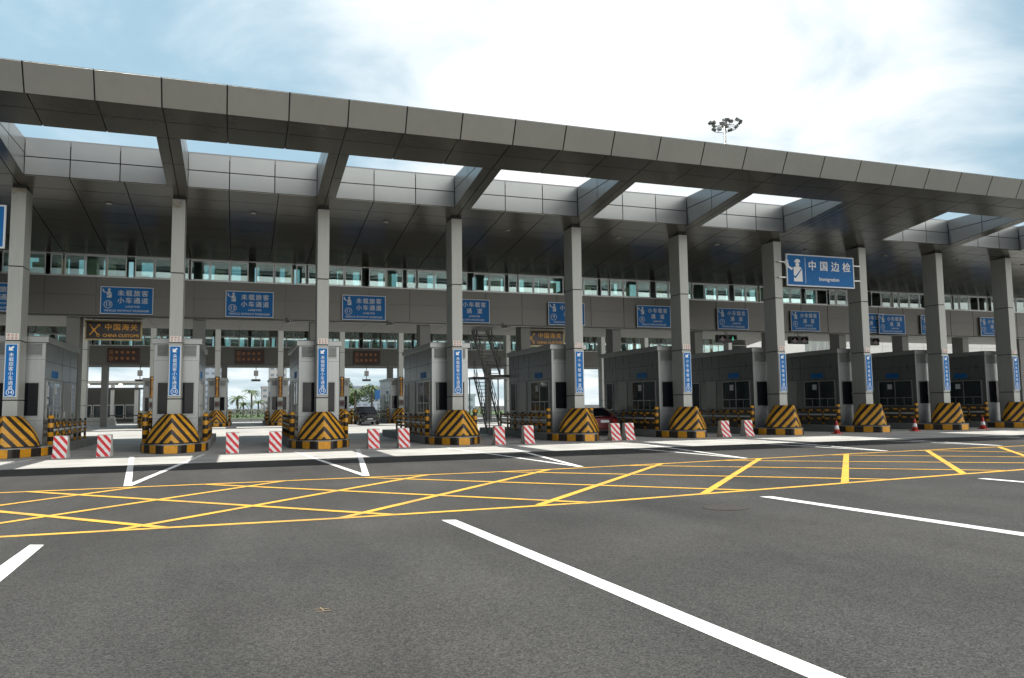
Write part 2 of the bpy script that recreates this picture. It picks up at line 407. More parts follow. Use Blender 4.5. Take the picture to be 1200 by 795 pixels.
for k, tip in ((14, (-5.6, -13.4)), (13, (-.02, -13.55)), (12, (5.15, -13.5)), (11, (10.81, -13.5)), (10, (16.38, -13.0)), (9, (22.3, -12.4)), (8, (27.8, -12.1)), (7, (33.4, -11.8)), (6, (38.9, -11.5)), (5, (44.2, -11.2))):
    vee(k, tip, .16, .16)
b = MB(); b.lathe([(.36, .002), (.36, .005), (.33, .006), (.02, .006)], 28)
o = b.build('manhole_cover', 'stain'); o.location = (9.54, -21.76, 0); tag(o, 'round dark manhole cover set in the asphalt', 'manhole cover')
b = MB(); quad_line(b, (2.84, -25.64), (2.97, -25.66), .012, .005); quad_line(b, (2.90, -25.60), (2.92, -25.72), .012, .006); quad_line(b, (2.86, -25.72), (2.97, -25.74), .012, .0065)
tag(b.build('survey_mark', 'orange_mark', fix=False), 'small faded orange survey mark on the asphalt', 'road marking', kind='structure')

# ------------------------------------------------------------------ canopy building
YF0, YF1, ZF0, ZF1 = -7.40, -7.80, 10.78, 11.60
YO0, YO1, YB, YR, YE = -5.10, -1.02, 8.0, 13.6, 18.4
ZB0, ZB1, ZW, ZCEIL = 6.08, 7.90, 8.93, 9.75
SL = Vector((0, 1, -.125)).normalized()
def cuts():
    c = [XL]
    for i in range(len(KEYS) - 1):
        a, d = CX[KEYS[i]], CX[KEYS[i + 1]]
        c += [a, a + (d - a) / 3, a + 2 * (d - a) / 3]
    c = [v for v in c if v >= XL]; c += [CX[2], XR]
    return sorted(set(c))
def building(loc, label, detail=True, xr=XR):
    root = empty('checkpoint_hall', loc)
    tag(root, label, 'building')
    X = cuts(); BW = .37
    # fascia: leaning panels
    f = Vector((0, YF1 - YF0, ZF1 - ZF0)); L = f.length
    nrm = Vector((0, -(ZF1 - ZF0), YF1 - YF0))
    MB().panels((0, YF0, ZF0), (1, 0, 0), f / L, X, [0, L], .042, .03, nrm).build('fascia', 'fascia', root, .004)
    b = MB(); b.prism([(XL, YF0 + .02, ZF0 + .02), (XL, YF1 + .02, ZF1), (XL, YF1 + .5, ZF1 + .02), (XL, YF1 + .5, ZF0 + .25)], (XR - XL, 0, 0)); b.build('fascia_backing', 'joint', root)
    # soffit panels (front strip, beams, solid bays, main)
    b = MB(); s0 = hypot(1, .125)
    dn = Vector((0, -.125, -1))
    b.panels((0, YF0 + .05, zs(YF0 + .05)), (1, 0, 0), SL, X, [0, 1.10 * s0, (YO0 - YF0 - .05) * s0], .032, .02, dn)
    solid = []; opens = []
    for i in range(len(KEYS) - 1):
        a, d = CX[KEYS[i]], CX[KEYS[i + 1]]
        if (KEYS[i], KEYS[i + 1]) == (8, 7): solid.append((a, d))
        else: opens.append((a + BW, d - BW))
    solid += [(XL, CX[18] - BW)] if XL < CX[18] - BW else []
    solid += [(CX[2] + BW, XR)]
    for k in KEYS: b.panels((0, YO0, zs(YO0)), (1, 0, 0), SL, [CX[k] - BW, CX[k], CX[k] + BW], [0, 2.05 * s0, (YO1 - YO0) * s0], .030, .02, dn)
    for a, d in solid:
        a2, d2 = (a + BW if a > XL else a), (d - BW if d < XR else d)
        n = max(1, round((d2 - a2) / 1.86)); b.panels((0, YO0, zs(YO0)), (1, 0, 0), SL, [a2 + (d2 - a2) * q / n for q in range(n + 1)], [0, 1.02 * s0, 2.05 * s0, 3.06 * s0, (YO1 - YO0) * s0], .030, .02, dn)
    rows = [0]; y = 0
    while y < YB - YO1 - .1: y = min(y + 1.13, YB - YO1); rows.append(y * s0)
    b.panels((0, YO1, zs(YO1)), (1, 0, 0), SL, X, rows, .032, .02, dn)
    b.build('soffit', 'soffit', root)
    # dark void behind the joints and roof deck
    b = MB(); t = .03
    b.face([(XL, YF0 + .04, zs(YF0) + t), (XR, YF0 + .04, zs(YF0) + t), (XR, YO0, zs(YO0) + t), (XL, YO0, zs(YO0) + t)])
    b.face([(XL, YO1, zs(YO1) + t), (XR, YO1, zs(YO1) + t), (XR, YB, zs(YB) + t), (XL, YB, zs(YB) + t)])
    for a, d in [(CX[k] - BW, CX[k] + BW) for k in KEYS] + solid:
        b.face([(a, YO0, zs(YO0) + t), (d, YO0, zs(YO0) + t), (d, YO1, zs(YO1) + t), (a, YO1, zs(YO1) + t)])
    b.build('soffit_backing', 'joint', root)
    ZL = 11.42
    b = MB()
    b.box(XL, XR, YF1 + .5, YO0 - .04, ZL - .12, ZL + .1)
    b.box(XL, XR, YO1 + .04, YE, ZL - .12, ZL + .1)
    for a, d in [(CX[k] - BW + .04, CX[k] + BW - .04) for k in KEYS] + solid: b.box(a, d, YO0 - .04, YO1 + .04, ZL - .12, ZL + .09)
    b.box(XL, XR, YE - .3, YE, 10.95, ZL - .12)
    b.box(XL, XR, YR + .05, YE - .3, 10.95, 11.05); b.box(XL, XR, YR - .02, YR + .05, ZCEIL + .1, 11.05)
    b.build('roof_deck', 'roof', root)
    # skylight liners: front, back and side faces of every opening
    for a, d in opens:
        b = MB()
        n3 = [a, a + (d - a) * .31, a + (d - a) * .66, d]
        z0, z1 = zs(YO1), ZL + .05; zm = (z0 + z1) / 2
        b.panels((0, YO1 + .02, 0), (1, 0, 0), (0, 0, 1), n3, [z0, zm, z1], .038, .02, (0, -1, 0))
        z0 = zs(YO0); zm = (z0 + z1) / 2
        b.panels((0, YO0 - .02, 0), (1, 0, 0), (0, 0, 1), n3, [z0, zm, z1], .038, .02, (0, 1, 0))
        for x, nx in ((a, 1), (d, -1)):
            ym = (YO0 + YO1) / 2; g = .018
            for ya, yb in ((YO0, ym), (ym, YO1)):
                zc = (zs((YO0 + YO1) / 2) + z1) / 2
                for lo_ in (True, False):
                    q = [(ya + g, zs(ya) if lo_ else zc + g), (yb - g, zs(yb) if lo_ else zc + g), (yb - g, zc - g if lo_ else z1), (ya + g, zc - g if lo_ else z1)]
                    b.prism([(x - nx * .02, yy, zz) for yy, zz in q], (nx * .02, 0, 0))
        o = b.build('skylight_liner', 'liner', root)
        b = MB(); b.box(a - .06, d + .06, YO1 + .025, YO1 + .04, 10.12, ZL - .12); b.box(a - .06, d + .06, YO0 - .04, YO0 - .025, 10.66, ZL - .12)
        b.box(a - .035, a - .025, YO0, YO1, 10.65, ZL - .12); b.box(d + .025, d + .035, YO0, YO1, 10.65, ZL - .12)
        b.build('liner_backing', 'joint', o)
    # columns: clad in panels with open joints
    for k in KEYS:
        b = MB(); x = CX[k]
        zz = [ISL, 2.05, 4.22, 6.95, 9.9] if k % 2 else [ISL, 2.05, 4.22, 6.95, 9.9]
        for a, d in zip(zz, zz[1:]): b.box(x - .235, x + .235, 0, .95, a + .02, d - .02)
        o = b.build('column', 'column', root, .006)
        c = MB(); c.box(x - .215, x + .215, .02, .93, ISL, 9.98); c.build('column_core', 'joint', o)
    # corridor: beam, windows, walls
    nb = int((XR - XL) / 2.12); bx = [XL + (XR - XL) * i / nb for i in range(nb + 1)]
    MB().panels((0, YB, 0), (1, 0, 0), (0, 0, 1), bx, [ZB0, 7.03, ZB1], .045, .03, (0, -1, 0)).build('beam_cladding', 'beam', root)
    b = MB(); b.box(XL, XR, YB + .005, YB + .2, ZB0 + .01, ZB1); b.box(XL, XR, YR - .2, YR, ZB0 + .01, ZB1); b.box(XL, XR, YB + .2, YR - .2, ZB0 + .25, ZB0 + .45)
    b.build('corridor_deck', 'beam', root)
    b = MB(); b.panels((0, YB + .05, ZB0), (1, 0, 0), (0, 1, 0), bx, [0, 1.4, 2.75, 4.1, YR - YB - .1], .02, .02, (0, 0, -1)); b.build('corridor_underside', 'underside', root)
    b = MB(); b.box(XL, XR, YB + .02, YR, ZCEIL, ZCEIL + .1); b.box(XL, XL + .1, YB + .2, YR - .2, ZB0 + .45, ZCEIL); b.box(XR - .1, XR, YB + .2, YR - .2, ZB0 + .45, ZCEIL); b.build('corridor_ceiling', 'white_int', root)
    b = MB(); b.box(XL, XR, YB + .02, YB + .12, ZW + .02, ZCEIL); b.box(XL, XR, YB - .01, YB + .1, ZB1, ZB1 + .05); b.build('window_head', 'frame', root)
    rnd = random.Random(5)
    # interior furniture seen through the glass
    for i in range(len(KEYS) - 1):
        a, d = CX[KEYS[i]], CX[KEYS[i + 1]]; w = d - a
        for q in range(3):
            x = a + w * rnd.random(); b = MB(); b.box(x, x + .5 + .5 * rnd.random(), YB + 1.2 + 2.5 * rnd.random(), YB + 4., ZB0 + .45, ZB1 + .2 + .75 * rnd.random()); b.build('partition', rnd.choice(('white_int', 'blind', 'dark_steel', 'black')), root)
        for q in range(2):
            x = a + w * rnd.random(); c = MB(); c.box(x, x + .45, YB + .3, YB + .33, ZB1 + .05, ZW - .1 - .3 * rnd.random()); c.build('window_blind', 'blind', root)
    # glazing: each window its own frame with its pane, some gaps standing open
    for i in range(len(KEYS) - 1):
        a, d = CX[KEYS[i]], CX[KEYS[i + 1]]; w = d - a
        e = [.0, .16, .20, .36, .36, .53, .62, .79, .83, .985]
        j = rnd.uniform(-.02, .02)
        for u0, u1 in ((.005, .16), (.165, .325), (.33, .485), (.55, .705), (.71, .865), (.90, .99)):
            x0, x1 = a + w * u0, a + w * u1
            fr = MB(); t = .045
            fr.box(x0, x1, YB + .02, YB + .07, ZB1 + .05, ZB1 + .05 + t); fr.box(x0, x1, YB + .02, YB + .07, ZW - t, ZW)
            fr.box(x0, x0 + t, YB + .02, YB + .07, ZB1 + .05 + t, ZW - t); fr.box(x1 - t, x1, YB + .02, YB + .07, ZB1 + .05 + t, ZW - t)
            o = fr.build('window', 'frame', root)
            MB().box(x0 + t, x1 - t, YB + .042, YB + .05, ZB1 + .05 + t, ZW - t).build('pane', 'glass', o)
        # rear wall: piers between openings to the sky
        b = MB()
        for u in (.0, .17, .24, .42, .6, .66, .86): b.box(a + w * u, a + w * (u + .07 + .10 * rnd.random()), YR - .18, YR - .02, ZB1, ZCEIL)
        b.box(a, d, YR - .17, YR - .03, ZCEIL - .1, ZCEIL); b.build('rear_mullion', 'frame', root)
    b = MB(); b.box(XL, XR, YR - .12, YR - .11, ZB1, ZCEIL - .1); b.build('rear_glazing', 'glass', root)
    # piers under the corridor
    for k in KEYS:
        x = CX[k] + .45
        b = MB(); b.box(x - .28, x + .28, YB + .12, YB + 1.0, .0, ZB0 + .2)
        b.build('pier', 'wall', root, .01)
        b = MB(); b.lathe([(.10, zs(1.2) - .03), (.12, zs(1.2) - .055), (.08, zs(1.2) - .06)], 14, c=(x + 2.35, 1.2, 0)); b.build('ceiling_lamp', 'down_lamp', root)
    if detail:
        for x in (-8.2, -6.6, .9, 3.6, 9.1, 12.6, 19.0, 24.4, 31, 37.5, 43):
            b = MB(); b.lathe([(.05, 9.20), (.06, 9.16), (.02, 9.14)], 10, c=(x, YB + 1.1, 0)); b.build('corridor_lamp', 'bright_lamp', root)
        # crane-neck service pipes below the beam
        b = MB(); b.tube([(XL + 1, YB - .06, ZB0 - .06), (XR - 1, YB - .06, ZB0 - .06)], .03, 8); b.build('conduit', 'steel', root)
    return root
building((0, 0, 0), 'nearer grey metal canopy building with skylights, columns and glazed corridor')
building((.45, 43.5, 0), 'farther grey canopy building seen through the lanes behind the courtyard')

# ------------------------------------------------------------------ islands, cushions, booths
def plan_front(hw, yf, r, yb, n=8):
    """half-plan of an island nose: list of (x, y) from left back round the front to right back"""
    p = [(-hw, yb)]
    for i in range(n + 1):
        a = pi + (pi / 2) * i / n; p.append((-hw + r + r * cos(a), yf + r + r * sin(a)))
    for i in range(n + 1):
        a = 1.5 * pi + (pi / 2) * i / n; p.append((hw - r + r * cos(a), yf + r + r * sin(a)))
    p.append((hw, yb)); return p
def make_island():
    r = empty('traffic_island'); tag(r, 'x', 'traffic island', 'kerbed islands under the nearer canopy')
    def nose(g=0.):
        h = [(.24, -1.0), (.30, -.985), (.36, -.94), (.70, -.40), (1.00, .12), (1.07, .28), (1.14, .60), (1.22, 1.0)]
        h = [(x + g, y - g) for x, y in h]
        return [(-x, y) for x, y in h[::-1]] + h
    p = [(-1.25, 11.6), (-1.25, 1.3)] + nose() + [(1.25, 1.3), (1.25, 11.6)]
    b = MB()
    b.prism([(x, y, 0) for x, y in p], (0, 0, ISL)); b.build('kerb', 'kerb', r, .03)
    # painted blocks round the nose, a skin 12 mm proud
    q = nose(.012)
    L = [0]
    for i in range(1, len(q)): L.append(L[-1] + hypot(q[i][0] - q[i - 1][0], q[i][1] - q[i - 1][1]))
    mid = L[-1] / 2; b = MB()
    for i in range(len(q) - 1):
        b.face([(*q[i], .02), (*q[i + 1], .02), (*q[i + 1], ISL - .045), (*q[i], ISL - .045)], [(L[i] - mid, 0), (L[i + 1] - mid, 0), (L[i + 1] - mid, 0), (L[i] - mid, 0)])
    b.build('painted_kerb', 'kerb_stripe', r, fix=False)
    return r
def make_cushion():
    r = empty('crash_cushion'); tag(r, 'x', 'crash cushion', 'crash cushions before the nearer booths')
    prof = [(0, 1.), (.10, .985), (.22, .94), (.36, .88), (.50, .80), (.64, .70), (.76, .60), (.86, .50), (.94, .41), (1.0, .31)]
    H = 1.12; n = 36; b = MB(); rings = []
    bx, by = .95, .80
    base = []
    for i in range(n + 1):
        t = -1 + 2 * i / n
        base.append((bx * t, -by * (1 - abs(t) ** 1.45)))
    base = [(-bx, .42)] + [(-bx, .2)] + base + [(bx, .2)] + [(bx, .42)]
    L = [0]
    for i in range(1, len(base)): L.append(L[-1] + hypot(base[i][0] - base[i - 1][0], base[i][1] - base[i - 1][1]))
    mid = L[-1] / 2
    for h, k in prof: rings.append([b.V((x * k, (y * (k * .28 + .72) if y < 0 else y), ISL + h * H)) for x, y in base])
    for i in range(len(prof) - 1):
        for j in range(len(base) - 1):
            ua, ub = (L[j] - mid), (L[j + 1] - mid)
            k0, k1 = .35 + .65 * prof[i][1], .35 + .65 * prof[i + 1][1]
            b.poly([rings[i][j], rings[i][j + 1], rings[i + 1][j + 1], rings[i + 1][j]],
                   [(ua * k0, prof[i][0] * H), (ub * k0, prof[i][0] * H), (ub * k1, prof[i + 1][0] * H), (ua * k1, prof[i + 1][0] * H)], True)
    b.poly(rings[-1]); b.sm[-1] = False
    b.build('shell', 'chevron', r)
    b = MB(); p = [(x * 1.035, y * 1.035 if y < 0 else y) for x, y in base]; b.prism([(x, y, ISL + .003) for x, y in p], (0, 0, .035)); b.build('base_rim', 'joint', r)
    return r
def make_booth():
    r = empty('inspection_booth'); tag(r, 'x', 'booth', 'inspection booths under the nearer canopy')
    x0, x1, y0, y1, z0, z1 = -.86, .82, 1.22, 7.3, ISL, 4.25
    b = MB(); b.box(x0, x1, y0, y1, z0, z1); b.build('body', 'booth', r, .012)
    b = MB(); b.box(x0 - .09, x1 + .09, y0 - .10, y1 + .08, 4.253, 4.47); b.box(x0 - .05, x1 + .05, y0 - .06, y1 + .05, 4.47, 4.50); b.build('roof', 'booth_trim', r, .012)
    # front face: louvre, tall window, joints
    b = MB(); b.box(x0 + .10, x1 - .10, y0 - .03, y0 - .009, 3.72, 3.76); b.box(x0 + .10, x1 - .10, y0 - .03, y0 - .009, 4.20, 4.24)
    for i in range(8):
        z = 3.78 + i * .053; b.prism([(x0 + .12, y0 - .035, z), (x0 + .12, y0 - .009, z + .035), (x0 + .12, y0 - .009, z + .045), (x0 + .12, y0 - .035, z + .012)], (x1 - x0 - .24, 0, 0))
    b.build('louvre', 'booth_trim', r)
    b = MB(); b.panels((0, y0 - .001, 0), (1, 0, 0), (0, 0, 1), [x0 + .005, x1 - .005], [z0 + .01, 1.29, 3.60, 4.25], .014, .006, (0, -1, 0)); b.build('front_panel', 'booth_front', r)
    w = MB(); wx0, wx1, wz0, wz1 = x0 + .12, x1 - .14, 1.42, 2.76; t = .05
    w.box(wx0, wx1, y0 - .035, y0 - .009, wz0, wz0 + t); w.box(wx0, wx1, y0 - .035, y0 - .009, wz1 - t, wz1)
    w.box(wx0, wx0 + t, y0 - .035, y0 - .009, wz0 + t, wz1 - t); w.box(wx1 - t, wx1, y0 - .035, y0 - .009, wz0 + t, wz1 - t)
    o = w.build('front_window', 'booth_trim', r); MB().box(wx0 + t, wx1 - t, y0 - .020, y0 - .009, wz0 + t, wz1 - t).build('pane', 'dark_glass', o)
    for sx, x in ((-1, x0), (1, x1)):
        def sb(m, ya, yb, za, zb, d0, d1): m.box(min(x + sx * d0, x + sx * d1), max(x + sx * d0, x + sx * d1), ya, yb, za, zb)
        # sliding side windows with a lower transom row
        w = MB(); ya, yb, za, zb = 1.50, 3.95, 1.32, 2.80; t = .05
        sb(w, ya, yb, za, za + t, .002, .04); sb(w, ya, yb, zb - t, zb, .002, .04); sb(w, ya, yb, 1.78, 1.82, .002, .04)
        for yy in (ya, (ya + yb) / 2 - t / 2, yb - t): sb(w, yy, yy + t, za + t, zb - t, .002, .042)
        for yy in (2.1, 3.3): sb(w, yy, yy + .03, za + t, 1.78, .002, .036)
        o = w.build('side_window', 'booth_trim', r); m = MB(); sb(m, ya + t, yb - t, za + t, zb - t, .004, .014); m.build('pane', 'side_glass', o)
        for ya2, za2, w2, h2 in ((1.62, 2.2, .30, .42), (1.66, 1.9, .22, .2), (2.95, 2.3, .34, .30)):
            m = MB(); sb(m, ya2, ya2 + w2, za2, za2 + h2, .0145, .0165)
            if sx > 0 or ya2 > 2: m.build('notice_sheet', 'sheet', o)
        w = MB(); sb(w, 6.15, 6.95, 1.32, 1.36, .002, .04); sb(w, 6.15, 6.95, 2.76, 2.80, .002, .04); sb(w, 6.15, 6.19, 1.36, 2.76, .002, .04); sb(w, 6.91, 6.95, 1.36, 2.76, .002, .04)
        o = w.build('side_window', 'booth_trim', r); m = MB(); sb(m, 6.19, 6.91, 1.36, 2.76, .004, .014); m.build('pane', 'side_glass', o)
        d = MB(); sb(d, 4.55, 5.50, ISL + .05, 2.85, .002, .03); o = d.build('door', 'door', r, .006)
        h = MB(); sb(h, 4.66, 4.72, 1.35, 1.6, .03, .07); h.build('handle', 'steel', o)
        m = MB(); sb(m, 2.45, 3.35, 2.95, 3.22, .002, .035); m.build('notice_board', 'blue', r)
        m = MB()
        for zc in (2.87, 3.55): sb(m, y0 + .02, y1 - .02, zc - .008, zc + .008, .001, .006)
        for yc in (4.25, 5.8): sb(m, yc - .006, yc + .006, 2.9, 4.2, .001, .005)
        m.build('panel_joint', 'joint', r)
    return r
def make_rail(side):
    """guard rail along one side of an island: two banded rails, banded posts, stout end post"""
    r = empty('guard_rail'); tag(r, 'x', 'guard rail', 'guard rails along the nearer islands')
    x = side * 1.10
    for z in (.34, .80): MB().tube([(x, 1.15, ISL + z), (x, 8.1, ISL + z)], .055, 8).build('rail', 'rail_stripe', r)
    b = MB(); b.box(x - .03, x + .03, 1.15, 8.1, ISL + .52, ISL + .60); b.build('rail', 'rail_white', r)
    for i in range(7):
        b = MB(); rad = .10 if i == 0 else .05; hh = 1.12 if i == 0 else .95
        b.lathe([(rad, ISL + .001), (rad, ISL + hh - .03), (rad * .6, ISL + hh)], 12, c=(x, 1.1 + i * 1.16, 0))
        b.build('post', 'post_stripe', r)
    return r
isl0, cus0, boo0 = make_island(), make_cushion(), make_booth(); rl0, rr0 = make_rail(-1), make_rail(1)
used = {}
def place(proto, x, y, label, group=None):
    o = copy_tree(proto) if proto.name in used else proto
    used[proto.name] = 1
    o.location = (x, y, 0); o['label'] = label
    if group: o['group'] = group
    return o
for k in LANES:
    x = CX[k]
    place(isl0, x, 0, 'grey kerbed island with yellow and black nose under the column marked %d' % k)
    place(cus0, x, -.10, 'yellow and black chevron crash cushion wrapped round the column marked %d' % k)
    place(boo0, x, 0, 'grey metal inspection booth standing behind the column marked %d' % k)
    place(rl0, x, 0, 'yellow and black guard rail on the left side of the island marked %d' % k)
    place(rr0, x, 0, 'yellow and black guard rail on the right side of the island marked %d' % k)
Y2 = 43.5
ordn = {14: 'leftmost', 13: 'second from left', 12: 'third from left', 11: 'fourth from left', 10: 'fifth from left', 9: 'sixth from left'}
for k in (14, 13, 12, 11, 10):
    x = CX[k] + .45; n = ordn[k]
    place(isl0, x, Y2, 'island of the farther booth row, %s beyond the courtyard' % n, 'islands under the farther canopy')
    place(cus0, x, Y2 - .1, 'small distant crash cushion of the farther row, %s beyond the courtyard' % n, 'crash cushions of the farther row')
    place(boo0, x, Y2, 'distant grey booth of the farther row, %s beyond the courtyard' % n, 'booths of the farther row')
    place(rl0, x, Y2, 'left-hand guard rail of the farther island, %s beyond the courtyard' % n, 'guard rails of the farther row')
    place(rr0, x, Y2, 'right-hand guard rail of the farther island, %s beyond the courtyard' % n, 'guard rails of the farther row')

# ------------------------------------------------------------------ signs
def circle_pts(cx, cz, r, n=20, y=0): return [(cx + r * cos(2 * pi * i / n), y, cz + r * sin(2 * pi * i / n)) for i in range(n)]
def ring(b, cx, cz, r, w, y, n=24, d=.004):
    for i in range(n):
        a, c = 2 * pi * i / n, 2 * pi * (i + 1) / n
        b.prism([(cx + q * cos(t), y, cz + q * sin(t)) for q, t in ((r, a), (r, c), (r - w, c), (r - w, a))], (0, -d, 0))
def officer(b, cx, cz, s, y):
    """border officer with cap, raised palm and a sash gap; s = height"""
    d = (0, -.004, 0); P = lambda pts: b.prism([(cx + (u - .05) * 1.22 * s, y, cz + v * s) for u, v in pts], d)
    P([(-.02, .34), (.01, .44), (.10, .50), (.22, .46), (.24, .38), (.23, .35)])              # cap
    b.prism(circle_pts(cx + .075 * s, cz + .25 * s, .10 * s, 16, y), d)                          # head
    P([(-.06, .12), (.02, .16), (.20, .16), (.29, .10), (.00, -.28), (-.06, -.22)])           # chest above the sash
    P([(.31, .06), (.32, -.50), (-.06, -.50), (-.06, -.33), (.02, -.36)])                      # below the sash
    P([(-.08, .10), (-.14, -.02), (-.30, .10), (-.25, .17), (-.15, .10)])                      # upper arm
    P([(-.32, .08), (-.25, .15), (-.30, .34), (-.38, .33), (-.40, .20)])                       # forearm and palm
    for i in range(4): P([(-.415 + i * .035, .35), (-.39 + i * .035, .35), (-.39 + i * .035, .46 - .02 * abs(i - 1)), (-.415 + i * .035, .46 - .02 * abs(i - 1))])
    P([(-.42, .25), (-.40, .20), (-.47, .30), (-.45, .33)])
def panel_sign(name, loc, w, h, mboard='blue', mborder='white_border', bw=.035):
    r = empty(name, loc)
    MB().box(-w / 2 + bw, w / 2 - bw, -.03, .03, -h / 2 + bw, h / 2 - bw).build('board', mboard, r)
    b = MB(); b.box(-w / 2, w / 2, -.036, .036, h / 2 - bw, h / 2); b.box(-w / 2, w / 2, -.036, .036, -h / 2, -h / 2 + bw)
    b.box(-w / 2, -w / 2 + bw, -.036, .036, -h / 2 + bw, h / 2 - bw); b.box(w / 2 - bw, w / 2, -.036, .036, -h / 2 + bw, h / 2 - bw)
    b.build('border', mborder, r); return r
def lane_sign(k, x, y, z, label):
    w, h = 2.26, 1.30
    r = panel_sign('lane_sign', (x, y, z), w, h); tag(r, label, 'sign', 'blue lane signs on the corridor beam'); F = -.0305
    b = MB(); officer(b, -.80, .34, .44, F); ring(b, -.80, -.20, .185, .028, F); b.build('pictogram', 'sign_letter', r)
    text(str(k), .25, (-.80, F - .003, -.20), r, m='sign_letter', bold=.004)
    if k >= 11:
        text('未载旅客', .30, (.25, F - .003, .33), r, m='sign_letter', bold=.0022, spacing=1.28); text('小车通道', .30, (.25, F - .003, -.02), r, m='sign_letter', bold=.0022, spacing=1.28)
        text('LANE FOR', .135, (.25, F - .003, -.29), r, m='sign_letter', bold=.002); text('VEHICLE WITHOUT PASSENGER', .135, (0, F - .003, -.49), r, m='sign_letter', bold=.002, maxw=2.05)
    else:
        text('小车载客', .30, (.25, F - .003, .33), r, m='sign_letter', bold=.0022, spacing=1.28); text('通  道', .30, (.25, F - .003, -.02), r, m='sign_letter', bold=.0022, spacing=1.3)
        text('LANE FOR', .135, (.25, F - .003, -.29), r, m='sign_letter', bold=.002); text('VEHICLE WITH PASSENGER', .135, (0, F - .003, -.49), r, m='sign_letter', bold=.002, maxw=2.05)
    b = MB()
    for u in (-.7, .7): b.box(u - .03, u + .03, .031, YB - .035 - y, -.5, .5)
    b.build('bracket', 'steel', r)
    return r
for i in range(1, len(KEYS) - 1):
    k = KEYS[i + 1]
    if k < 3: break
    if k > 14: continue
    xc = (CX[KEYS[i]] + CX[k]) / 2
    lane_sign(k, xc, YB - .15, 6.80, 'blue hanging sign for lane %d fixed to the corridor beam' % k)
o = lane_sign(4, 43.45, YB - .35, 6.74, 'blue lane sign overlapping the right end of the lane 5 sign')
def arrow(b, cx, cz, s, y):
    P = lambda pts: b.prism([(cx + u * s, y, cz + v * s) for u, v in pts], (0, -.004, 0))
    P([(-.5, -.5), (.42, -.5), (.12, -.2), (.5, .28), (.28, .5), (-.2, .12), (-.5, .42)])
def pillar_sign(k, col='blue', fg='white', y=-.03, zc=3.13, x=None, label='', grp='blue upright signs on the columns', name='column_sign'):
    x = CX[k] if x is None else x; w, h = .40, 1.92
    r = panel_sign(name, (x, y, zc), w, h, col, 'white_border' if col == 'blue' else 'dark_steel', .022); tag(r, label, 'sign', grp); F = -.0305
    b = MB(); arrow(b, 0, .80, .17, F); ring(b, 0, -.80, .125, .018, F); b.build('symbol', fg, r)
    text(str(k), .15, (0, F - .003, -.80), r, m=fg, bold=.002)
    s = '未载旅客小车通道' if k >= 11 else '小车载客通道'
    n = len(s); st = 1.36 / n
    for i, ch in enumerate(s): text(ch, min(.17, st * .98), (0, F - .003, .61 - st * (i + .5) + .03), r, m=fg)
    return r
def placard(k, x):
    r = empty('notice_placard', (x, -.018, 4.36)); tag(r, 'small white placard with red lettering above the column sign marked %d' % k, 'placard', 'white placards above the column signs')
    MB().box(-.2, .2, -.012, .012, -.12, .12).build('board', 'placard', r)
    b = MB(); rnd = random.Random(k)
    for row in (.055, -.055):
        for i in range(3):
            cx = -.12 + i * .12; s = .036
            for v in (-s, 0, s): b.box(cx - s, cx + s, -.016, -.012, row + v - .006, row + v + .006)
            b.box(cx - .006 + rnd.uniform(-.02, .02), cx + .006, -.0165, -.012, row - s, row + s)
            if rnd.random() > .4: b.box(cx - s, cx - s + .011, -.0165, -.012, row - s, row + s); b.box(cx + s - .011, cx + s, -.0165, -.012, row - s, row + s)
    b.build('lettering', 'red_text', r)
for k in LANES:
    pillar_sign(k, label='blue upright sign numbered %d on the front of its column' % k); placard(k, CX[k])
for k in (14, 13, 12, 11, 10):
    x = CX[k] + .45
    pillar_sign(k, 'led_board', 'gold', Y2 - .03, 3.62, x, 'narrow amber upright sign on a farther column, %s' % ordn[k], 'amber upright signs on the farther columns', 'amber_column_sign')
    r = empty('signal_box', (x, Y2 - .12, 2.05)); tag(r, 'small dark signal box below the farther amber sign, %s' % ordn[k], 'signal', 'signal boxes on the farther columns')
    MB().box(-.26, .26, -.1, .11, -.26, .26).build('housing', 'dark_steel', r, .03); MB().lathe([(.16, -.14), (.16, -.10)], 20, 'Y').build('lens', 'lens_off', r)
# big immigration sign
r = panel_sign('immigration_sign', (30.83, -.13, 8.42), 4.36, 1.66, bw=.06); tag(r, 'large blue Immigration sign hung between the columns marked 8 and 7', 'sign'); F = -.0305
b = MB(); officer(b, -1.58, 0, 1.18, F); b.box(-1.005, -.985, F - .004, F, -.68, .68); b.build('pictogram', 'white', r)
text('中国边检', .54, (.57, F - .003, .24), r, bold=.004, spacing=1.75); text('Immigration', .27, (.52, F - .003, -.42), r, bold=.004)
b = MB()
for u in (-2.40, 2.40):
    for z in (-.4, .4): b.box(u - .24, u + .24, .0, .06, z - .03, z + .03)
b.build('bracket', 'steel', r)
r = panel_sign('hanging_sign', (-8.08, -.13, 8.36), 4.36, 1.60, bw=.06); tag(r, 'blue sign with white border cut off by the left edge', 'sign')
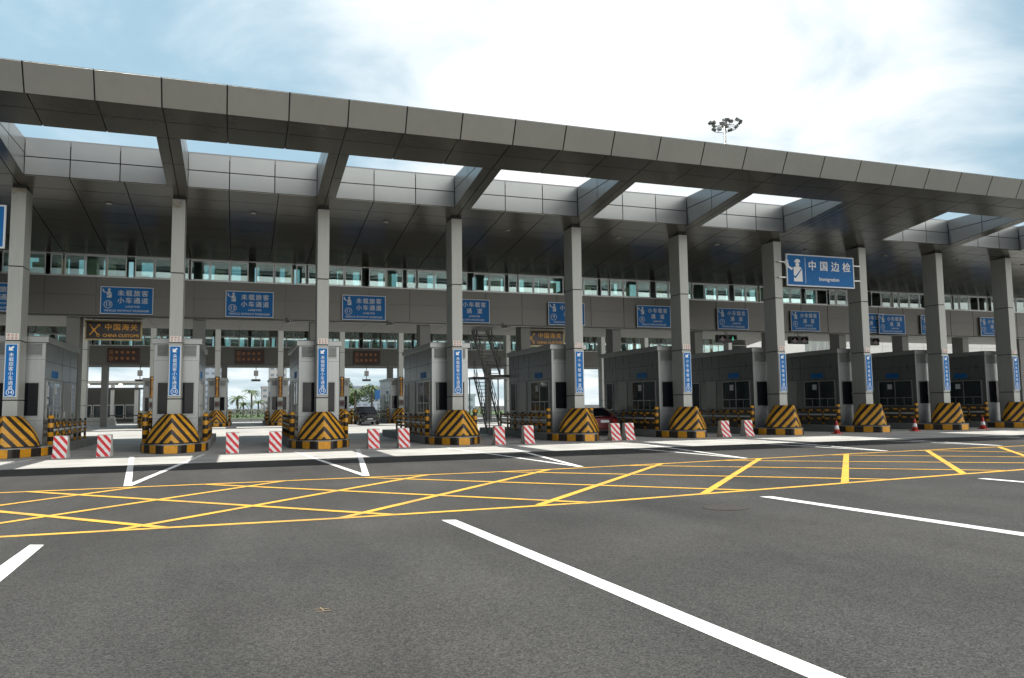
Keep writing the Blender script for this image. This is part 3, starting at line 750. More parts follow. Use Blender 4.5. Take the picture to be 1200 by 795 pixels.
# customs boards
def customs(x, label):
    r = empty('customs_sign', (x, 9.45, 5.52)); tag(r, label, 'sign', 'China Customs boards behind the booths'); w, h = 2.5, .96
    MB().box(-w / 2 + .06, w / 2 - .06, -.05, .05, -h / 2 + .06, h / 2 - .06).build('board', 'brown', r)
    b = MB(); bw = .06
    b.box(-w / 2, w / 2, -.07, .07, h / 2 - bw, h / 2); b.box(-w / 2, w / 2, -.07, .07, -h / 2, -h / 2 + bw); b.box(-w / 2, -w / 2 + bw, -.07, .07, -h / 2 + bw, h / 2 - bw); b.box(w / 2 - bw, w / 2, -.07, .07, -h / 2 + bw, h / 2 - bw)
    b.build('border', 'gold_frame', r)
    b = MB(); F = -.0505; c = 0.
    for sgn in (1, -1):
        b.prism([(c + sgn * u, F - .002 * (sgn > 0), v) for u, v in ((-.34, -.30), (-.29, -.35), (.32, .28), (.27, .33))], (0, -.006, 0))
    ring(b, c + .30, -.32, .11, .035, F - .001); b.prism([(c - .36, F, .34), (c - .22, F, .16), (c - .16, F, .26), (c - .30, F, .40)], (0, -.006, 0))
    b.prism([(c + .20, F, .36), (c + .44, F, .40), (c + .40, F, .20), (c + .33, F, .30)], (0, -.006, 0)); b.prism([(c - .12, F, .02), (c, F, .14), (c + .12, F, .02), (c, F, -.10)], (0, -.009, 0))
    for v in b.v: v.x = v.x * .60 - .86; v.z = v.z * .74
    b.build('emblem', 'gold', r)
    text('中国海关', .34, (.32, F - .004, .14), r, m='gold', bold=.003, spacing=1.2); text('CHINA CUSTOMS', .21, (.32, F - .004, -.26), r, m='gold', bold=.002, maxw=1.6)
    b = MB()
    for u in (-.9, .9): b.box(u - .025, u + .025, -.02, .02, h / 2, 6.12 - 5.52)
    b.build('hanger', 'steel', r)
customs(-3.58, 'brown and gold China Customs board hung behind lane 13'); customs(19.05, 'brown and gold China Customs board partly hidden behind the booth marked 10')
# dotted amber boards on the farther beam
for i, x in enumerate((-8.5, 3.2, 15.2)):
    r = empty('led_board', (x, 51.3, 6.95)); tag(r, 'dotted amber display board on the farther beam, %s' % ('above lane 13', 'above lane 12', 'above lane 11')[i], 'display board', 'amber display boards on the farther beam')
    MB().box(-1.42, 1.42, -.09, .09, -.70, .70).build('panel', 'led_board', r, .02)
    b = MB()
    for c in range(5):
        for rw in (.3, -.3):
            if c == 0:
                for q in range(3): b.box(-1.2 + .12 * q, -1.16 + .12 * q, -.10, -.09, rw - .2, rw + .2); b.box(-1.24, -.9, -.105, -.09, rw - .2 + .18 * q, rw - .17 + .18 * q)
            else:
                cx = -1.1 + c * .5; b.lathe([(.12, -.11), (.14, -.09)], 12, 'Y', (cx, 0, rw))
    b.build('symbol', 'led', r)
    MB().box(-.1, .1, .09, .2, -.3, .3).build('bracket', 'steel', r)
# hanging lane sensors in the farther openings
for i, x in enumerate((-7.0, 3.85, 15.2)):
    r = empty('lane_sensor', (x, 51.5, 0)); tag(r, 'box and bar on a rod hanging from the farther beam, %s' % ('in lane 13', 'in lane 12', 'in lane 11')[i], 'sensor', 'hanging lane sensors')
    MB().tube([(0, 0, 6.1), (0, 0, 4.6)], .035, 8).build('rod', 'dark_steel', r); MB().box(-.22, .22, -.18, .18, 4.95, 5.5).build('housing', 'steel', r, .03); MB().box(-.45, .45, -.12, .12, 4.4, 4.62).build('bar', 'dark_steel', r, .03)
# traffic signals below the beam
for k, x in ((7, 31.0), (6, 36.5), (5, 42.4)):
    r = empty('lane_signal', (x, YB + .6, 5.62)); tag(r, 'black lane signal hanging under the beam of lane %d' % k, 'traffic light', 'lane signals under the corridor beam')
    MB().tube([(0, 0, .25), (0, 0, .47)], .035, 8).build('rod', 'steel', r); MB().box(-.72, .72, -.16, .16, -.24, .25).build('housing', 'black', r, .04)
    for u, m in ((-.38, 'lens_off'), (.38, 'lens_green' if k == 7 else 'lens_off')):
        b = MB(); b.lathe([(.17, -.17), (.17, -.161)], 20, 'Y', (u, 0, 0)); o = b.build('lens', m if k != 7 or u < 0 else 'black', r)
        if u > 0 and k == 7:
            c = MB(); c.prism([(u + a * .13, -.172, q * .13) for a, q in ((-.2, 1), (.2, 1), (.2, -.1), (.65, -.1), (0, -1), (-.65, -.1), (-.2, -.1))], (0, -.004, 0)); c.build('arrow', 'lens_green', o)
        v = MB()
        for i in range(9):
            a, c2 = pi * i / 9, pi * (i + 1) / 9
            v.prism([(u + q * cos(t), -.16, q * sin(t)) for q, t in ((.20, a), (.20, c2), (.185, c2), (.185, a))], (0, -.16, 0))
        v.build('visor', 'black', r)
# cameras on the corridor edge
for i, (k, x) in enumerate(((13, -.75), (12, 4.5), (11, 9.6), (10, 16.0))):
    r = empty('surveillance_camera', (x, YB - .25, ZB0 - .12), radians(25)); tag(r, 'small pale camera under the beam edge behind column %d' % k, 'camera', 'cameras under the corridor beam')
    MB().box(-.07, .07, -.35, .15, -.07, .07).build('housing', 'booth_trim', r, .015); MB().tube([(0, 0, .07), (0, .0, .2), (0, .2, .2)], .025, 8).build('arm', 'steel', r); MB().lathe([(.05, -.36), (.05, -.34)], 12, 'Y').build('lens', 'black', r)

# ------------------------------------------------------------------ barrier blocks and cones
def make_block():
    r = empty('barrier_block'); tag(r, 'x', 'barrier block', 'red and white concrete blocks before the lanes')
    w = .225; p = [(-.30, 0), (-.28, .10), (-.16, .36), (-.12, .78), (.12, .78), (.16, .36), (.28, .10), (.30, 0)]
    b = MB(); b.prism([(-w, y, z) for y, z in p], (2 * w, 0, 0)); b.build('body', 'block', r, .012)
    b = MB(); q = [(-.303, .015), (-.284, .10), (-.164, .36), (-.124, .765)]; l = 0
    for (y0, z0), (y1, z1) in zip(q, q[1:]):
        l2 = l + hypot(y1 - y0, z1 - z0)
        b.face([(-w + .006, y0, z0), (w - .006, y0, z0), (w - .006, y1, z1), (-w + .006, y1, z1)], [(-w, l), (w, l), (w, l2), (-w, l2)]); l = l2
    b.build('striped_face', 'block_stripe', r, fix=False)
    return r
blk = make_block(); first = True
bl = [(-3.58, -1.84, 'left', 14), (-2.25, -1.62, 'right', 14), (2.03, -1.97, 'left', 13), (3.56, -2.01, 'right', 13), (7.31, -1.55, 'left', 12), (8.53, -1.55, 'right', 12), (12.62, -1.5, 'left', 11), (13.92, -1.5, 'right', 11),
      (18.25, -1.1, 'left', 10), (18.95, -1.1, 'right', 10), (24.2, -.9, 'left', 9), (25.6, -.8, 'right', 9)]
for i, (x, y, sd, k) in enumerate(bl):
    o = blk if i == 0 else copy_tree(blk)
    o.location = (x, y + .28, .004); o.rotation_euler = (0, 0, radians(random.uniform(-4, 4)))
    o['label'] = 'red and white striped block, %s of the two right of the island marked %d' % (sd, k)
def make_cone():
    r = empty('traffic_cone'); tag(r, 'x', 'cone', 'red traffic cones by the right-hand islands')
    MB().box(-.2, .2, -.2, .2, 0, .05).build('base', 'cone_red', r, .015)
    b = MB(); prof = [(.15, .05), (.115, .22), (.078, .42), (.036, .66), (.02, .68)]; b.m = 0; b.lathe(prof, 20); b.build('body', 'cone_red', r)
    MB().lathe([(.1205, .2225), (.083, .4175)], 20).build('band', 'white', r); return r
cone = make_cone()
for i, (x, y, k) in enumerate(((30.84, -.75, 8), (36.26, -.5, 7), (41.3, -.4, 6))):
    o = cone if i == 0 else copy_tree(cone); o.location = (x, y, .004); o['label'] = 'red traffic cone with white band right of the cushion marked %d' % k

# ------------------------------------------------------------------ steel stair by lane 10
r = empty('steel_stair', (15.25, 0, 0)); tag(r, 'grey steel stair climbing to the corridor left of the booth marked 10', 'stair')
def flight(ya, za, yb, zb, x0, x1, n):
    b = MB()
    for x in (x0, x1): b.prism([(x - .025, ya, za - .12), (x - .025, ya, za + .12), (x - .025, yb, zb + .12), (x - .025, yb, zb - .12)], (.05, 0, 0))
    b.build('stringer', 'far_steel', r)
    b = MB()
    for i in range(n):
        t = (i + .5) / n; y = ya + (yb - ya) * t; z = za + (zb - za) * t; b.box(x0 + .025, x1 - .025, y - .13, y + .13, z - .015, z + .015)
    b.build('tread', 'far_steel', r)
    b = MB()
    for x in (x0, x1):
        for h in (.5, 1.0): b.tube([(x, ya, za + h), (x, yb, zb + h)], .022, 6)
        for i in range(6):
            t = i / 5; y = ya + (yb - ya) * t; z = za + (zb - za) * t; b.tube([(x, y, z), (x, y, z + 1.0)], .02, 6)
    b.build('handrail', 'far_steel', r)
flight(9.0, 3.35, 11.6, 6.15, 0, .9, 14); flight(11.3, 3.3, 8.9, .2, .05, .85, 15)
b = MB(); b.box(-.05, 1.9, 8.2, 9.05, 3.2, 3.34); b.box(-.05, 1.9, 11.3, 12.2, 3.2, 3.34); b.box(.9, 1.9, 9.05, 11.3, 3.2, 3.34); b.build('landing', 'far_steel', r)
b = MB()
for x, y in ((0, 8.3), (1.8, 8.3), (1.8, 12.1), (0, 12.1)): b.box(x - .03, x + .03, y - .03, y + .03, 0, 3.2)
for h in (.5, 1.0): b.tube([(-.02, 9.0, 3.35 + h), (-.02, 8.22, 3.35 + h), (1.85, 8.22, 3.35 + h)], .022, 6)
b.build('support', 'far_steel', r)

# ------------------------------------------------------------------ vehicles
def car(name, label, loc, rz, paint, st, prof_w, wheels, plate_end, tail):
    """st: stations (x, z0, z1_belt, z_roof) front to back; body lofted, greenhouse separate"""
    r = empty(name, loc, rz); tag(r, label, 'car')
    b = MB(); rings = []
    for (x, zb, zt, w) in st:
        sec = [(-w * .86, zb), (-w * .98, zb + .12), (-w, zb + (zt - zb) * .55), (-w * .95, zt - .06), (-w * .84, zt), (0, zt + .025), (w * .84, zt), (w * .95, zt - .06), (w, zb + (zt - zb) * .55), (w * .98, zb + .12), (w * .86, zb)]
        rings.append([b.V((y, x, z)) for y, z in sec])
    n = len(rings[0])
    for i in range(len(rings) - 1):
        for j in range(n): b.poly([rings[i][j], rings[i][(j + 1) % n], rings[i + 1][(j + 1) % n], rings[i + 1][j]], None, True)
    b.poly(rings[0]); b.poly(rings[-1][::-1]); b.build('body', paint, r)
    # greenhouse
    g = prof_w; b = MB(); lo_ = []; hi_ = []
    (xa, xb_, xc, xd, zl, zh, wl, wh) = g
    base = [(xa, wl), (xd, wl)]; P = {}
    for nme, (x, w, z) in dict(fl=(xa, wl, zl), rl=(xd, wl, zl), fh=(xb_, wh, zh), rh=(xc, wh, zh)).items():
        P[nme] = [(-w, x, z), (w, x, z)]
    b.prism([(-wh, xb_, zh - .06), (wh, xb_, zh - .06), (wh, xc, zh - .06), (-wh, xc, zh - .06)], (0, 0, .07))
    b.build('roof', paint, r, .03)
    def lerp3(a, c, t): return tuple(a[i] + (c[i] - a[i]) * t for i in range(3))
    def pane(nm, q):
        m = MB(); c = [sum(v[i] for v in q) / 4 for i in range(3)]; m.face(q); m.build(nm, 'dark_glass', r, fix=False)
    pane('windscreen', [P['fl'][0], P['fl'][1], P['fh'][1], P['fh'][0]]); pane('rear_window', [P['rl'][1], P['rl'][0], P['rh'][0], P['rh'][1]])
    for s in (0, 1): pane('side_window', [P['fl'][s], P['rl'][s], P['rh'][s], P['fh'][s]])
    b = MB()
    for s in (0, 1):
        b.tube([P['fl'][s], P['fh'][s]], .04, 6); b.tube([P['rl'][s], P['rh'][s]], .05, 6)
        mlo, mhi = lerp3(P['fl'][s], P['rl'][s], .52), lerp3(P['fh'][s], P['rh'][s], .5); b.tube([mlo, mhi], .035, 6)
    b.build('pillar', paint, r)
    wr, wx, wy = wheels
    for sx in (-1, 1):
        for y in wy:
            b = MB(); b.lathe([(wr * .6, -.1), (wr * .95, -.1), (wr, -.06), (wr, .06), (wr * .95, .1), (wr * .6, .1)], 24, 'X', (sx * wx, y, wr)); o = b.build('wheel', 'tyre', r)
            b = MB(); b.lathe([(wr * .6, -.105), (wr * .55, -.07), (.05, -.08), (.05, .08), (wr * .55, .07), (wr * .6, .105)], 16, 'X', (sx * wx, y, wr)); b.build('rim', 'rim', o)
    return r
# dark red saloon, seen from behind
st = [(-2.25, .36, .62, .60), (-2.15, .24, .74, .74), (-1.6, .20, .84, .84), (-.8, .18, .92, .88), (.9, .18, .96, .89), (1.6, .20, 1.00, .86), (2.1, .24, .98, .80), (2.27, .34, .90, .74)]
r = car('parked_car', 'dark red saloon car seen from behind in the lane right of column 10', (20.15, 3.95 + 2.27, .004), pi, 'car_red', st, (-1.05, -.35, .95, 1.75, .93, 1.43, .78, .56), (.31, .76, (-1.38, 1.35)), 'rear', True)
yb = 2.275
for s in (-1, 1): MB().box(min(s * .45, s * .72), max(s * .45, s * .72), yb - .13, yb + .01, .66, .84).build('tail_light', 'tail', r, .03)
MB().box(-.24, .24, yb - .01, yb + .012, .68, .82).build('number_plate', 'plate', r); MB().box(-.72, .72, yb - .1, yb + .02, .36, .52).build('bumper', 'car_red', r, .04)
MB().box(-.55, .55, yb - .06, yb + .012, .25, .33).build('exhaust_trim', 'black', r, .02)
for s in (-1, 1): MB().box(min(s * .88, s * 1.02), max(s * .88, s * 1.02), -.85, -.7, .9, 1.04).build('mirror', 'car_red', r, .03)
# black sport utility, seen from the front
st = [(-2.3, .42, .78, .72), (-2.2, .32, .92, .82), (-1.7, .28, 1.02, .90), (-.9, .26, 1.08, .93), (1.2, .26, 1.10, .93), (1.9, .28, 1.10, .90), (2.2, .36, 1.05, .84)]
r = car('parked_car', 'black sport utility vehicle facing out of the far lane between columns 12 and 11', (13.42, 37.8 + 2.3, .004), 0, 'car_black', st, (-1.05, -.35, 1.55, 2.05, 1.07, 1.66, .82, .64), (.36, .80, (-1.45, 1.4)), 'front', False)
yf = -2.305
for s in (-1, 1):
    MB().prism([(s * .40, yf, .78), (s * .74, yf + .1, .92), (s * .76, yf + .12, .80), (s * .44, yf, .70)], (0, .05, 0)).build('headlight', 'lamp', r)
    MB().box(min(s * .92, s * 1.10), max(s * .92, s * 1.10), -1.0, -.85, 1.05, 1.22).build('mirror', 'car_black', r, .03)
MB().box(-.36, .36, yf - .01, yf + .06, .62, .80).build('grille', 'black', r, .02); MB().box(-.24, .24, yf - .025, yf - .012, .50, .62).build('number_plate', 'plate', r); MB().box(-.5, .5, yf - .02, yf + .08, .32, .38).build('skid_plate', 'rim', r, .02)

# ------------------------------------------------------------------ behind the second hall
# gate house with white columns
r = empty('gate_house', (-12.6, 78, 0)); tag(r, 'flat-roofed gate house with white columns beyond lane 13', 'gate house')
MB().box(-5.2, 3.6, -1.2, 6, 5.0, 5.35).build('roof', 'panel_white', r, .03)
for x in (-4.6, -.35, 2.4): MB().box(x - .2, x + .2, -.9, -.5, 0, 5.0).build('column', 'panel_white', r)
MB().box(-4.3, 2.2, 1.5, 5.5, .0, 4.5).build('wall', 'dark_steel', r)
for i in range(5):
    x = -4.1 + i * 1.25; b = MB(); b.box(x, x + 1.1, 1.4, 1.5, .5, 2.3); o = b.build('window', 'panel_white', r); MB().box(x + .08, x + 1.02, 1.37, 1.4, .6, 2.2).build('pane', 'side_glass', o)
for i in range(4): MB().box(-3.6 + i * 1.9, -3.3 + i * 1.9, .2, 1.2, 4.86, 4.94).build('ceiling_lamp', 'bright_lamp', r)
MB().box(-5.0, 3.4, -1.0, -.9, 4.2, 4.45).build('lintel', 'dark_steel', r)
r = empty('boom_gate', (-13.5, 66.5, 0)); tag(r, 'black boom gate lowered across lane 13 before the gate house', 'boom gate')
MB().box(-.2, .2, -.2, .2, 0, 1.1).build('cabinet', 'dark_steel', r, .02); MB().box(.2, 4.8, -.05, .05, .92, 1.04).build('boom', 'black', r); MB().box(4.7, 4.82, -.06, .06, 0, .92).build('rest', 'black', r)
r = empty('sliding_gate', (1.0, 68, 0)); tag(r, 'low white sliding gate across the road beyond lane 12', 'gate')
b = MB()
for z in (.25, 1.45): b.box(0, 5.4, -.04, .04, z, z + .1)
for x in (0, 2.65, 5.3): b.box(x, x + .1, -.05, .05, .0, 1.6)
b.build('frame', 'panel_white', r); b = MB()
for i in range(26): b.tube([(.15 + i * .2, 0, .35), (.15 + i * .2, 0, 1.45)], .015, 6)
b.build('bars', 'steel', r)
r = empty('low_barrier', (-11.5, 60.5, 0)); tag(r, 'pale low barrier blocks stacked beyond lane 13', 'barrier')
MB().box(-1.9, 1.3, -.3, .3, .0, .42).build('lower_course', 'panel_white', r, .02); MB().box(-2.2, 1.2, -.25, .25, .46, .85).build('upper_course', 'panel_white', r, .02)
# plants
def leaf_cloud(b, c, rad, n, size, rnd, flat=.8):
    for i in range(n):
        while True:
            p = Vector((rnd.uniform(-1, 1), rnd.uniform(-1, 1), rnd.uniform(-1, 1)))
            if .25 < p.length < 1: break
        p = Vector(c) + Vector((p.x * rad[0], p.y * rad[1], p.z * rad[2]))
        a = Vector((rnd.gauss(0, 1), rnd.gauss(0, 1), rnd.gauss(0, 1))).normalized(); t = a.orthogonal().normalized(); q = a.cross(t); s = size * rnd.uniform(.6, 1.3)
        b.face([p - t * s, p + q * s * .5, p + t * s, p - q * s * .5])
def palm(x, y, h, label, seed):
    rnd = random.Random(seed); r = empty('palm_tree', (x, y, 0)); tag(r, label, 'palm tree', 'palms beyond the farther lanes')
    MB().tube([(0, 0, 0), (.08, 0, h * .5), (.0, 0, h)], .20, 10, r2=.13).build('trunk', 'trunk', r)
    b = MB()
    for i in range(16):
        a = 2 * pi * i / 16 + rnd.uniform(-.2, .2); up = rnd.uniform(.1, 1.1); ln = rnd.uniform(1.5, 2.1); prev = None
        for j in range(9):
            t = j / 8; rr = ln * t * cos(up * .5); z = h + ln * (sin(up) * t - .85 * t * t); d = Vector((cos(a), sin(a), 0)); n = Vector((-sin(a), cos(a), 0)); c = d * rr + Vector((0, 0, z)); w = .34 * (1 - t * .75)
            if prev:
                pc, pw = prev
                for sg in (-1, 1): b.face([pc, c, c + n * sg * w + Vector((0, 0, -.30 * w * 2)), pc.lerp(c, .35) + n * sg * pw + Vector((0, 0, -.3 * pw * 2))])
            prev = (c, w)
    b.build('crown', 'leaf_a', r, fix=False)
for i, (x, y, h, lb) in enumerate(((4.3, 112, 4.5, 'tallest palm standing in the middle of lane 12'), (2.0, 108, 3.4, 'palm left of the tallest palm beyond lane 12'), (5.6, 118, 2.7, 'short palm right of the tallest palm beyond lane 12'),
                                   (24.2, 104, 5.0, 'palm beyond lane 11 in front of the trees'), (20.6, 99, 4.4, 'leaning palm at the left of the lane 11 trees'), (3.0, 121, 2.4, 'small low palm behind the tallest palm beyond lane 12'))): palm(x, y, h, lb, i)
def tree(x, y, h, w, label, m, seed):
    rnd = random.Random(seed); r = empty('leafy_tree', (x, y, 0)); tag(r, label, 'tree', 'trees beyond the farther lanes')
    b = MB(); b.tube([(0, 0, 0), (.1, 0, h * .45), (0, .1, h * .8)], .16, 8, r2=.05)
    for i in range(4): a = i * 1.6; b.tube([(.05, 0, h * .4), (cos(a) * w * .35, sin(a) * w * .35, h * .72)], .07, 6, r2=.03)
    b.build('trunk', 'trunk', r); b = MB()
    for i in range(9): leaf_cloud(b, (rnd.uniform(-w, w) * .36, rnd.uniform(-w, w) * .36, h * rnd.uniform(.45, .88)), (w * .3, w * .3, h * .16), 130, .20, rnd)
    b.build('crown', m, r, fix=False)
for i, (x, y, h, w, m, lb) in enumerate(((19.2, 106, 6.0, 3.6, 'leaf_c', 'light green tree at the left of lane 11'), (22.4, 112, 5.4, 3.6, 'leaf_a', 'mid green tree in the middle of lane 11'), (26.2, 116, 6.0, 4.0, 'leaf_b', 'dark green tree behind the blue far sign'), (21.2, 120, 6.4, 3.6, 'leaf_b', 'dark tree behind the light green one'),
                                           (-1.2, 122, 3.2, 3.2, 'leaf_b', 'low dark tree at the left of lane 12'), (8.3, 116, 3.4, 3.0, 'leaf_b', 'low dark tree at the right of lane 12'), (30.0, 112, 5.6, 4.0, 'leaf_a', 'tree at the right beyond lane 11'))): tree(x, y, h, w, lb, m, 40 + i)
b = MB(); rnd = random.Random(9)
for i in range(46): leaf_cloud(b, (-22 + i * 1.5, 103 + rnd.uniform(-2, 2), .7), (1.1, .9, .8), 60, .22, rnd)
tag(b.build('hedge', 'leaf_a', fix=False), 'long low green hedge far beyond the farther lanes', 'hedge')
def block(name, x, y, w, d, h, m, label, floors, bays):
    r = empty(name, (x, y, 0)); tag(r, label, 'building', 'pale buildings on the skyline')
    MB().box(-w / 2, w / 2, 0, d, 0, h).build('wall', m, r); MB().box(-w / 2 - .3, w / 2 + .3, -.3, d + .3, h, h + .6).build('roof', m, r)
    for f in range(floors):
        b = MB(); z = h * (f + .35) / floors
        for i in range(bays):
            xx = -w / 2 + w * (i + .2) / bays; b.box(xx, xx + w * .6 / bays, -.06, .02, z, z + h * .4 / floors)
        b.build('window_row', 'far_win', r)
block('tower_block', -8.5, 290, 9, 10, 21, 'far_blue', 'pale blue tower block at the left of lane 12', 9, 4); block('apartment_block', 22, 300, 22, 12, 10, 'far_pale', 'long low pale building behind the lane 12 palms', 4, 9)
block('apartment_block', 15.5, 260, 6, 8, 17, 'far_pale', 'narrow pale tower right of the lane 12 palms', 7, 3); block('apartment_block', 60, 280, 34, 14, 9.5, 'far_blue', 'wide blue-grey building above the lane 11 trees', 6, 12)
block('apartment_block', 55, 170, 16, 12, 4.2, 'far_blue', 'low blue-grey shed seen in the opening beside the stair', 2, 5)
r = empty('road_sign', (26.2, 101, 0)); tag(r, 'blue direction sign on posts before the lane 11 trees', 'sign')
MB().box(-1.9, 1.9, -.05, .05, 2.9, 4.5).build('board', 'far_sign', r); b = MB()
for u in (-1.3, 1.3): b.tube([(u, .1, 0), (u, .1, 4.4)], .07, 8)
b.build('post', 'steel', r)
# bright panelled inspection hall to the right, with a white roof truss
r = empty('inspection_hall', (113, 78, 0)); tag(r, 'pale panelled hall seen above the right-hand booths', 'building')
W = 46
b = MB(); b.panels((-W + 6, 0, 0), (1, 0, 0), (0, 0, 1), [i * 4.6 for i in range(0, 6)], [0, 3, 6, 9, 12, 15], .06, .06, (0, -1, 0)); b.build('wall', 'panel_white', r); b = MB(); b.panels((-4, 6, 0), (1, 0, 0), (0, 0, 1), [i * 5.2 for i in range(0, 9)], [0, 3, 6, 9, 12, 15, 18], .06, .06, (0, -1, 0)); b.build('wall', 'panel_white', r)
MB().box(-W + 6, -17, .02, 9, 0, 15).build('wall_core', 'far_pale', r); MB().box(-4, 38, 6.02, 16, 0, 18).build('wall_core', 'far_pale', r)
b = MB()
for i in range(8):
    x = -16.6 + i * 1.55; b.tube([(x, 1, 9.6), (x + .78, 1, 14.6), (x + 1.55, 1, 9.6)], .10, 6)
b.tube([(-17, 1, 9.6), (-4, 1, 9.6)], .14, 6); b.tube([(-17, 1, 14.6), (-4, 1, 14.6)], .14, 6); b.build('truss', 'panel_white', r)
# high-mast floodlight
r = empty('floodlight_mast', (82.4, 80, 0)); tag(r, 'tall floodlight mast with a ring of lamps rising behind the roof', 'floodlight mast')
MB().tube([(0, 0, 0), (0, 0, 51.2)], .42, 14, r2=.20).build('pole', 'steel', r); b = MB()
for i in range(32):
    a, c = 2 * pi * i / 32, 2 * pi * (i + 1) / 32; b.tube([(2.1 * cos(a), 2.1 * sin(a), 49.9), (2.1 * cos(c), 2.1 * sin(c), 49.9)], .055, 6)
for i in range(8): a = 2 * pi * i / 8; b.tube([(.2 * cos(a), .2 * sin(a), 50.4), (2.1 * cos(a), 2.1 * sin(a), 49.9)], .05, 6)
b.lathe([(.5, 50.2), (.5, 50.9), (.3, 51.2)], 14); b.build('ring', 'lamp_grey', r)
rnd = random.Random(3)
for i in range(15):
    a = 2 * pi * (i + rnd.uniform(-.3, .3)) / 15; q = rnd.uniform(1.9, 2.8); b = MB(); b.T = Matrix.Translation((q * cos(a), q * sin(a), 50.0 + rnd.uniform(.1, 1.0))) @ Matrix.Rotation(a, 4, 'Z') @ Matrix.Rotation(rnd.uniform(.3, 1.), 4, 'Y')
    b.box(-.22, .22, -.34, .34, -.26, .26); b.tube([(0, 0, -.26), (-.3, 0, -.6)], .05, 6); b.build('lamp', 'dark_steel' if i % 3 else 'lamp_grey', r)
MB().box(-.8, .8, -.9, -.5, 51.0, 51.3).build('lamp', 'lamp_grey', r)

# ------------------------------------------------------------------ sky, sun, camera
sd = Vector((-.12, .135, 1.)).normalized(); elev = math.asin(sd.z); az = math.atan2(sd.x, sd.y)
w = bpy.data.worlds.new('World'); S.world = w; w.use_nodes = True; nt = w.node_tree; N = nt.nodes; L = nt.links
bg = N['Background']; out = N['World Output']
sky = N.new('ShaderNodeTexSky'); sky.sky_type = 'NISHITA'; sky.sun_disc = False; sky.sun_elevation = elev; sky.sun_rotation = az; sky.air_density = 1.2; sky.dust_density = 1.6; sky.ozone_density = 1.0
SKY = .05
L.new(sky.outputs[0], bg.inputs[0]); bg.inputs[1].default_value = SKY
tc = N.new('ShaderNodeTexCoord')
def VM(op, a, b_=None):
    x = N.new('ShaderNodeVectorMath'); x.operation = op
    for i, s in enumerate((a, b_)):
        if s is None: continue
        if isinstance(s, (tuple, list)): x.inputs[i].default_value = s
        else: L.new(s, x.inputs[i])
    return x
def MA(op, a, b_=None, c=None):
    x = N.new('ShaderNodeMath'); x.operation = op
    for i, s in enumerate((a, b_, c)):
        if s is None: continue
        if isinstance(s, (int, float)): x.inputs[i].default_value = s
        else: L.new(s, x.inputs[i])
    return x.outputs[0]
d = tc.outputs['Generated']; sp = N.new('ShaderNodeSeparateXYZ'); L.new(d, sp.inputs[0])
zz = MA('ADD', MA('MAXIMUM', sp.outputs[2], 0), .18)
cb = N.new('ShaderNodeCombineXYZ'); L.new(MA('DIVIDE', sp.outputs[0], zz), cb.inputs[0]); L.new(MA('DIVIDE', sp.outputs[1], zz), cb.inputs[1])
nz = N.new('ShaderNodeTexNoise'); nz.inputs['Scale'].default_value = 2.1; nz.inputs['Detail'].default_value = 9; nz.inputs['Roughness'].default_value = .56; nz.inputs['Distortion'].default_value = .35
L.new(cb.outputs[0], nz.inputs['Vector'])
def bank(c, inner, outer):
    v = Vector(c).normalized(); dt = VM('DOT_PRODUCT', d, tuple(v)).outputs['Value']
    r = N.new('ShaderNodeMapRange'); r.interpolation_type = 'SMOOTHSTEP'; L.new(dt, r.inputs[0]); r.inputs[1].default_value = cos(radians(outer)); r.inputs[2].default_value = cos(radians(inner)); return r.outputs[0]
cov = MA('ADD', MA('MULTIPLY', bank((.46, .79, .38), 0, 27), .44), MA('MULTIPLY', bank((.05, .85, .62), 2, 22), .10))
hz = N.new('ShaderNodeMapRange'); L.new(sp.outputs[2], hz.inputs[0]); hz.inputs[1].default_value = .30; hz.inputs[2].default_value = .02; hz.inputs[3].default_value = 0; hz.inputs[4].default_value = .22
cov = MA('ADD', cov, MA('MULTIPLY', hz.outputs[0], bank((.3, .9, .1), 25, 75)))
cl = N.new('ShaderNodeMapRange'); cl.interpolation_type = 'SMOOTHSTEP'; L.new(MA('ADD', nz.outputs[0], cov), cl.inputs[0]); cl.inputs[1].default_value = .50; cl.inputs[2].default_value = 1.0
bg2 = N.new('ShaderNodeBackground'); bg2.inputs[0].default_value = (.97, 1.0, 1.0, 1); bg2.inputs[1].default_value = .88
veil = MA('MULTIPLY', bank((.2, .9, .4), 20, 80), MA('ADD', MA('MULTIPLY', nz.outputs[0], .3), .50))
bg3 = N.new('ShaderNodeBackground'); bg3.inputs[0].default_value = (.56, .84, 1.0, 1); bg3.inputs[1].default_value = .78
mv = N.new('ShaderNodeMixShader'); L.new(veil, mv.inputs[0]); L.new(bg.outputs[0], mv.inputs[1]); L.new(bg3.outputs[0], mv.inputs[2])
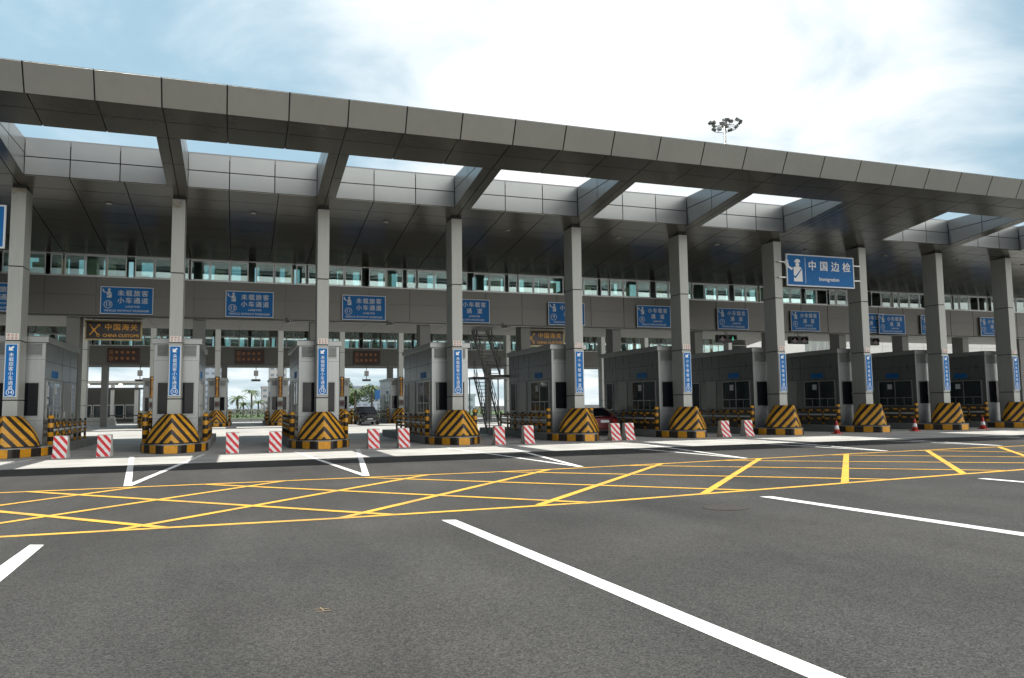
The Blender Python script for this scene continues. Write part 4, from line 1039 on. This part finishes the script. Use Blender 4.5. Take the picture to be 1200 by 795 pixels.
mx = N.new('ShaderNodeMixShader'); L.new(cl.outputs[0], mx.inputs[0]); L.new(mv.outputs[0], mx.inputs[1]); L.new(bg2.outputs[0], mx.inputs[2]); # unseen bright sky patch added behind right of the viewer to light front faces
bg4 = N.new('ShaderNodeBackground'); bg4.inputs[0].default_value = (1, .99, .96, 1); bg4.inputs[1].default_value = 2.6
m4 = N.new('ShaderNodeMixShader'); L.new(MA('MULTIPLY', bank((.50, -.82, .24), 18, 50), MA('MINIMUM', MA('MULTIPLY', nz.outputs[0], 1.7), 1)), m4.inputs[0]); L.new(mx.outputs[0], m4.inputs[1]); L.new(bg4.outputs[0], m4.inputs[2]); L.new(m4.outputs[0], out.inputs[0])

sl = bpy.data.lights.new('sun', 'SUN'); sl.energy = 4.6; sl.angle = radians(.5); sl.color = (1, .965, .90)
so = bpy.data.objects.new('sun', sl); COL.objects.link(so); so.rotation_euler = (-sd).to_track_quat('-Z', 'Y').to_euler(); so.location = (0, 0, 60)

cam = bpy.data.cameras.new('camera'); co = bpy.data.objects.new('camera', cam); COL.objects.link(co); S.camera = co
yaw, pitch, roll = radians(19.51), radians(4.88), radians(-.704)
F = Vector((sin(yaw) * cos(pitch), cos(yaw) * cos(pitch), sin(pitch))); R0 = Vector((cos(yaw), -sin(yaw), 0)); U0 = R0.cross(F)
R = R0 * cos(roll) + U0 * sin(roll); U = -R0 * sin(roll) + U0 * cos(roll)
mw = Matrix.Identity(4)
for i in range(3): mw[i][0], mw[i][1], mw[i][2] = R[i], U[i], -F[i]
mw.translation = (2.234, -32.346, 1.666); co.matrix_world = mw
cam.sensor_width = 36; cam.lens = 36 * 903.03 / 1200; cam.clip_end = 3000; cam.clip_start = .1

S.view_settings.view_transform = 'Standard'; S.view_settings.look = 'None'; S.view_settings.exposure = .42; S.view_settings.gamma = 1; S.view_settings.use_curve_mapping = False
S.render.engine = 'CYCLES'; S.cycles.max_bounces = 8; S.cycles.diffuse_bounces = 4; S.cycles.transparent_max_bounces = 12; S.cycles.use_denoising = True
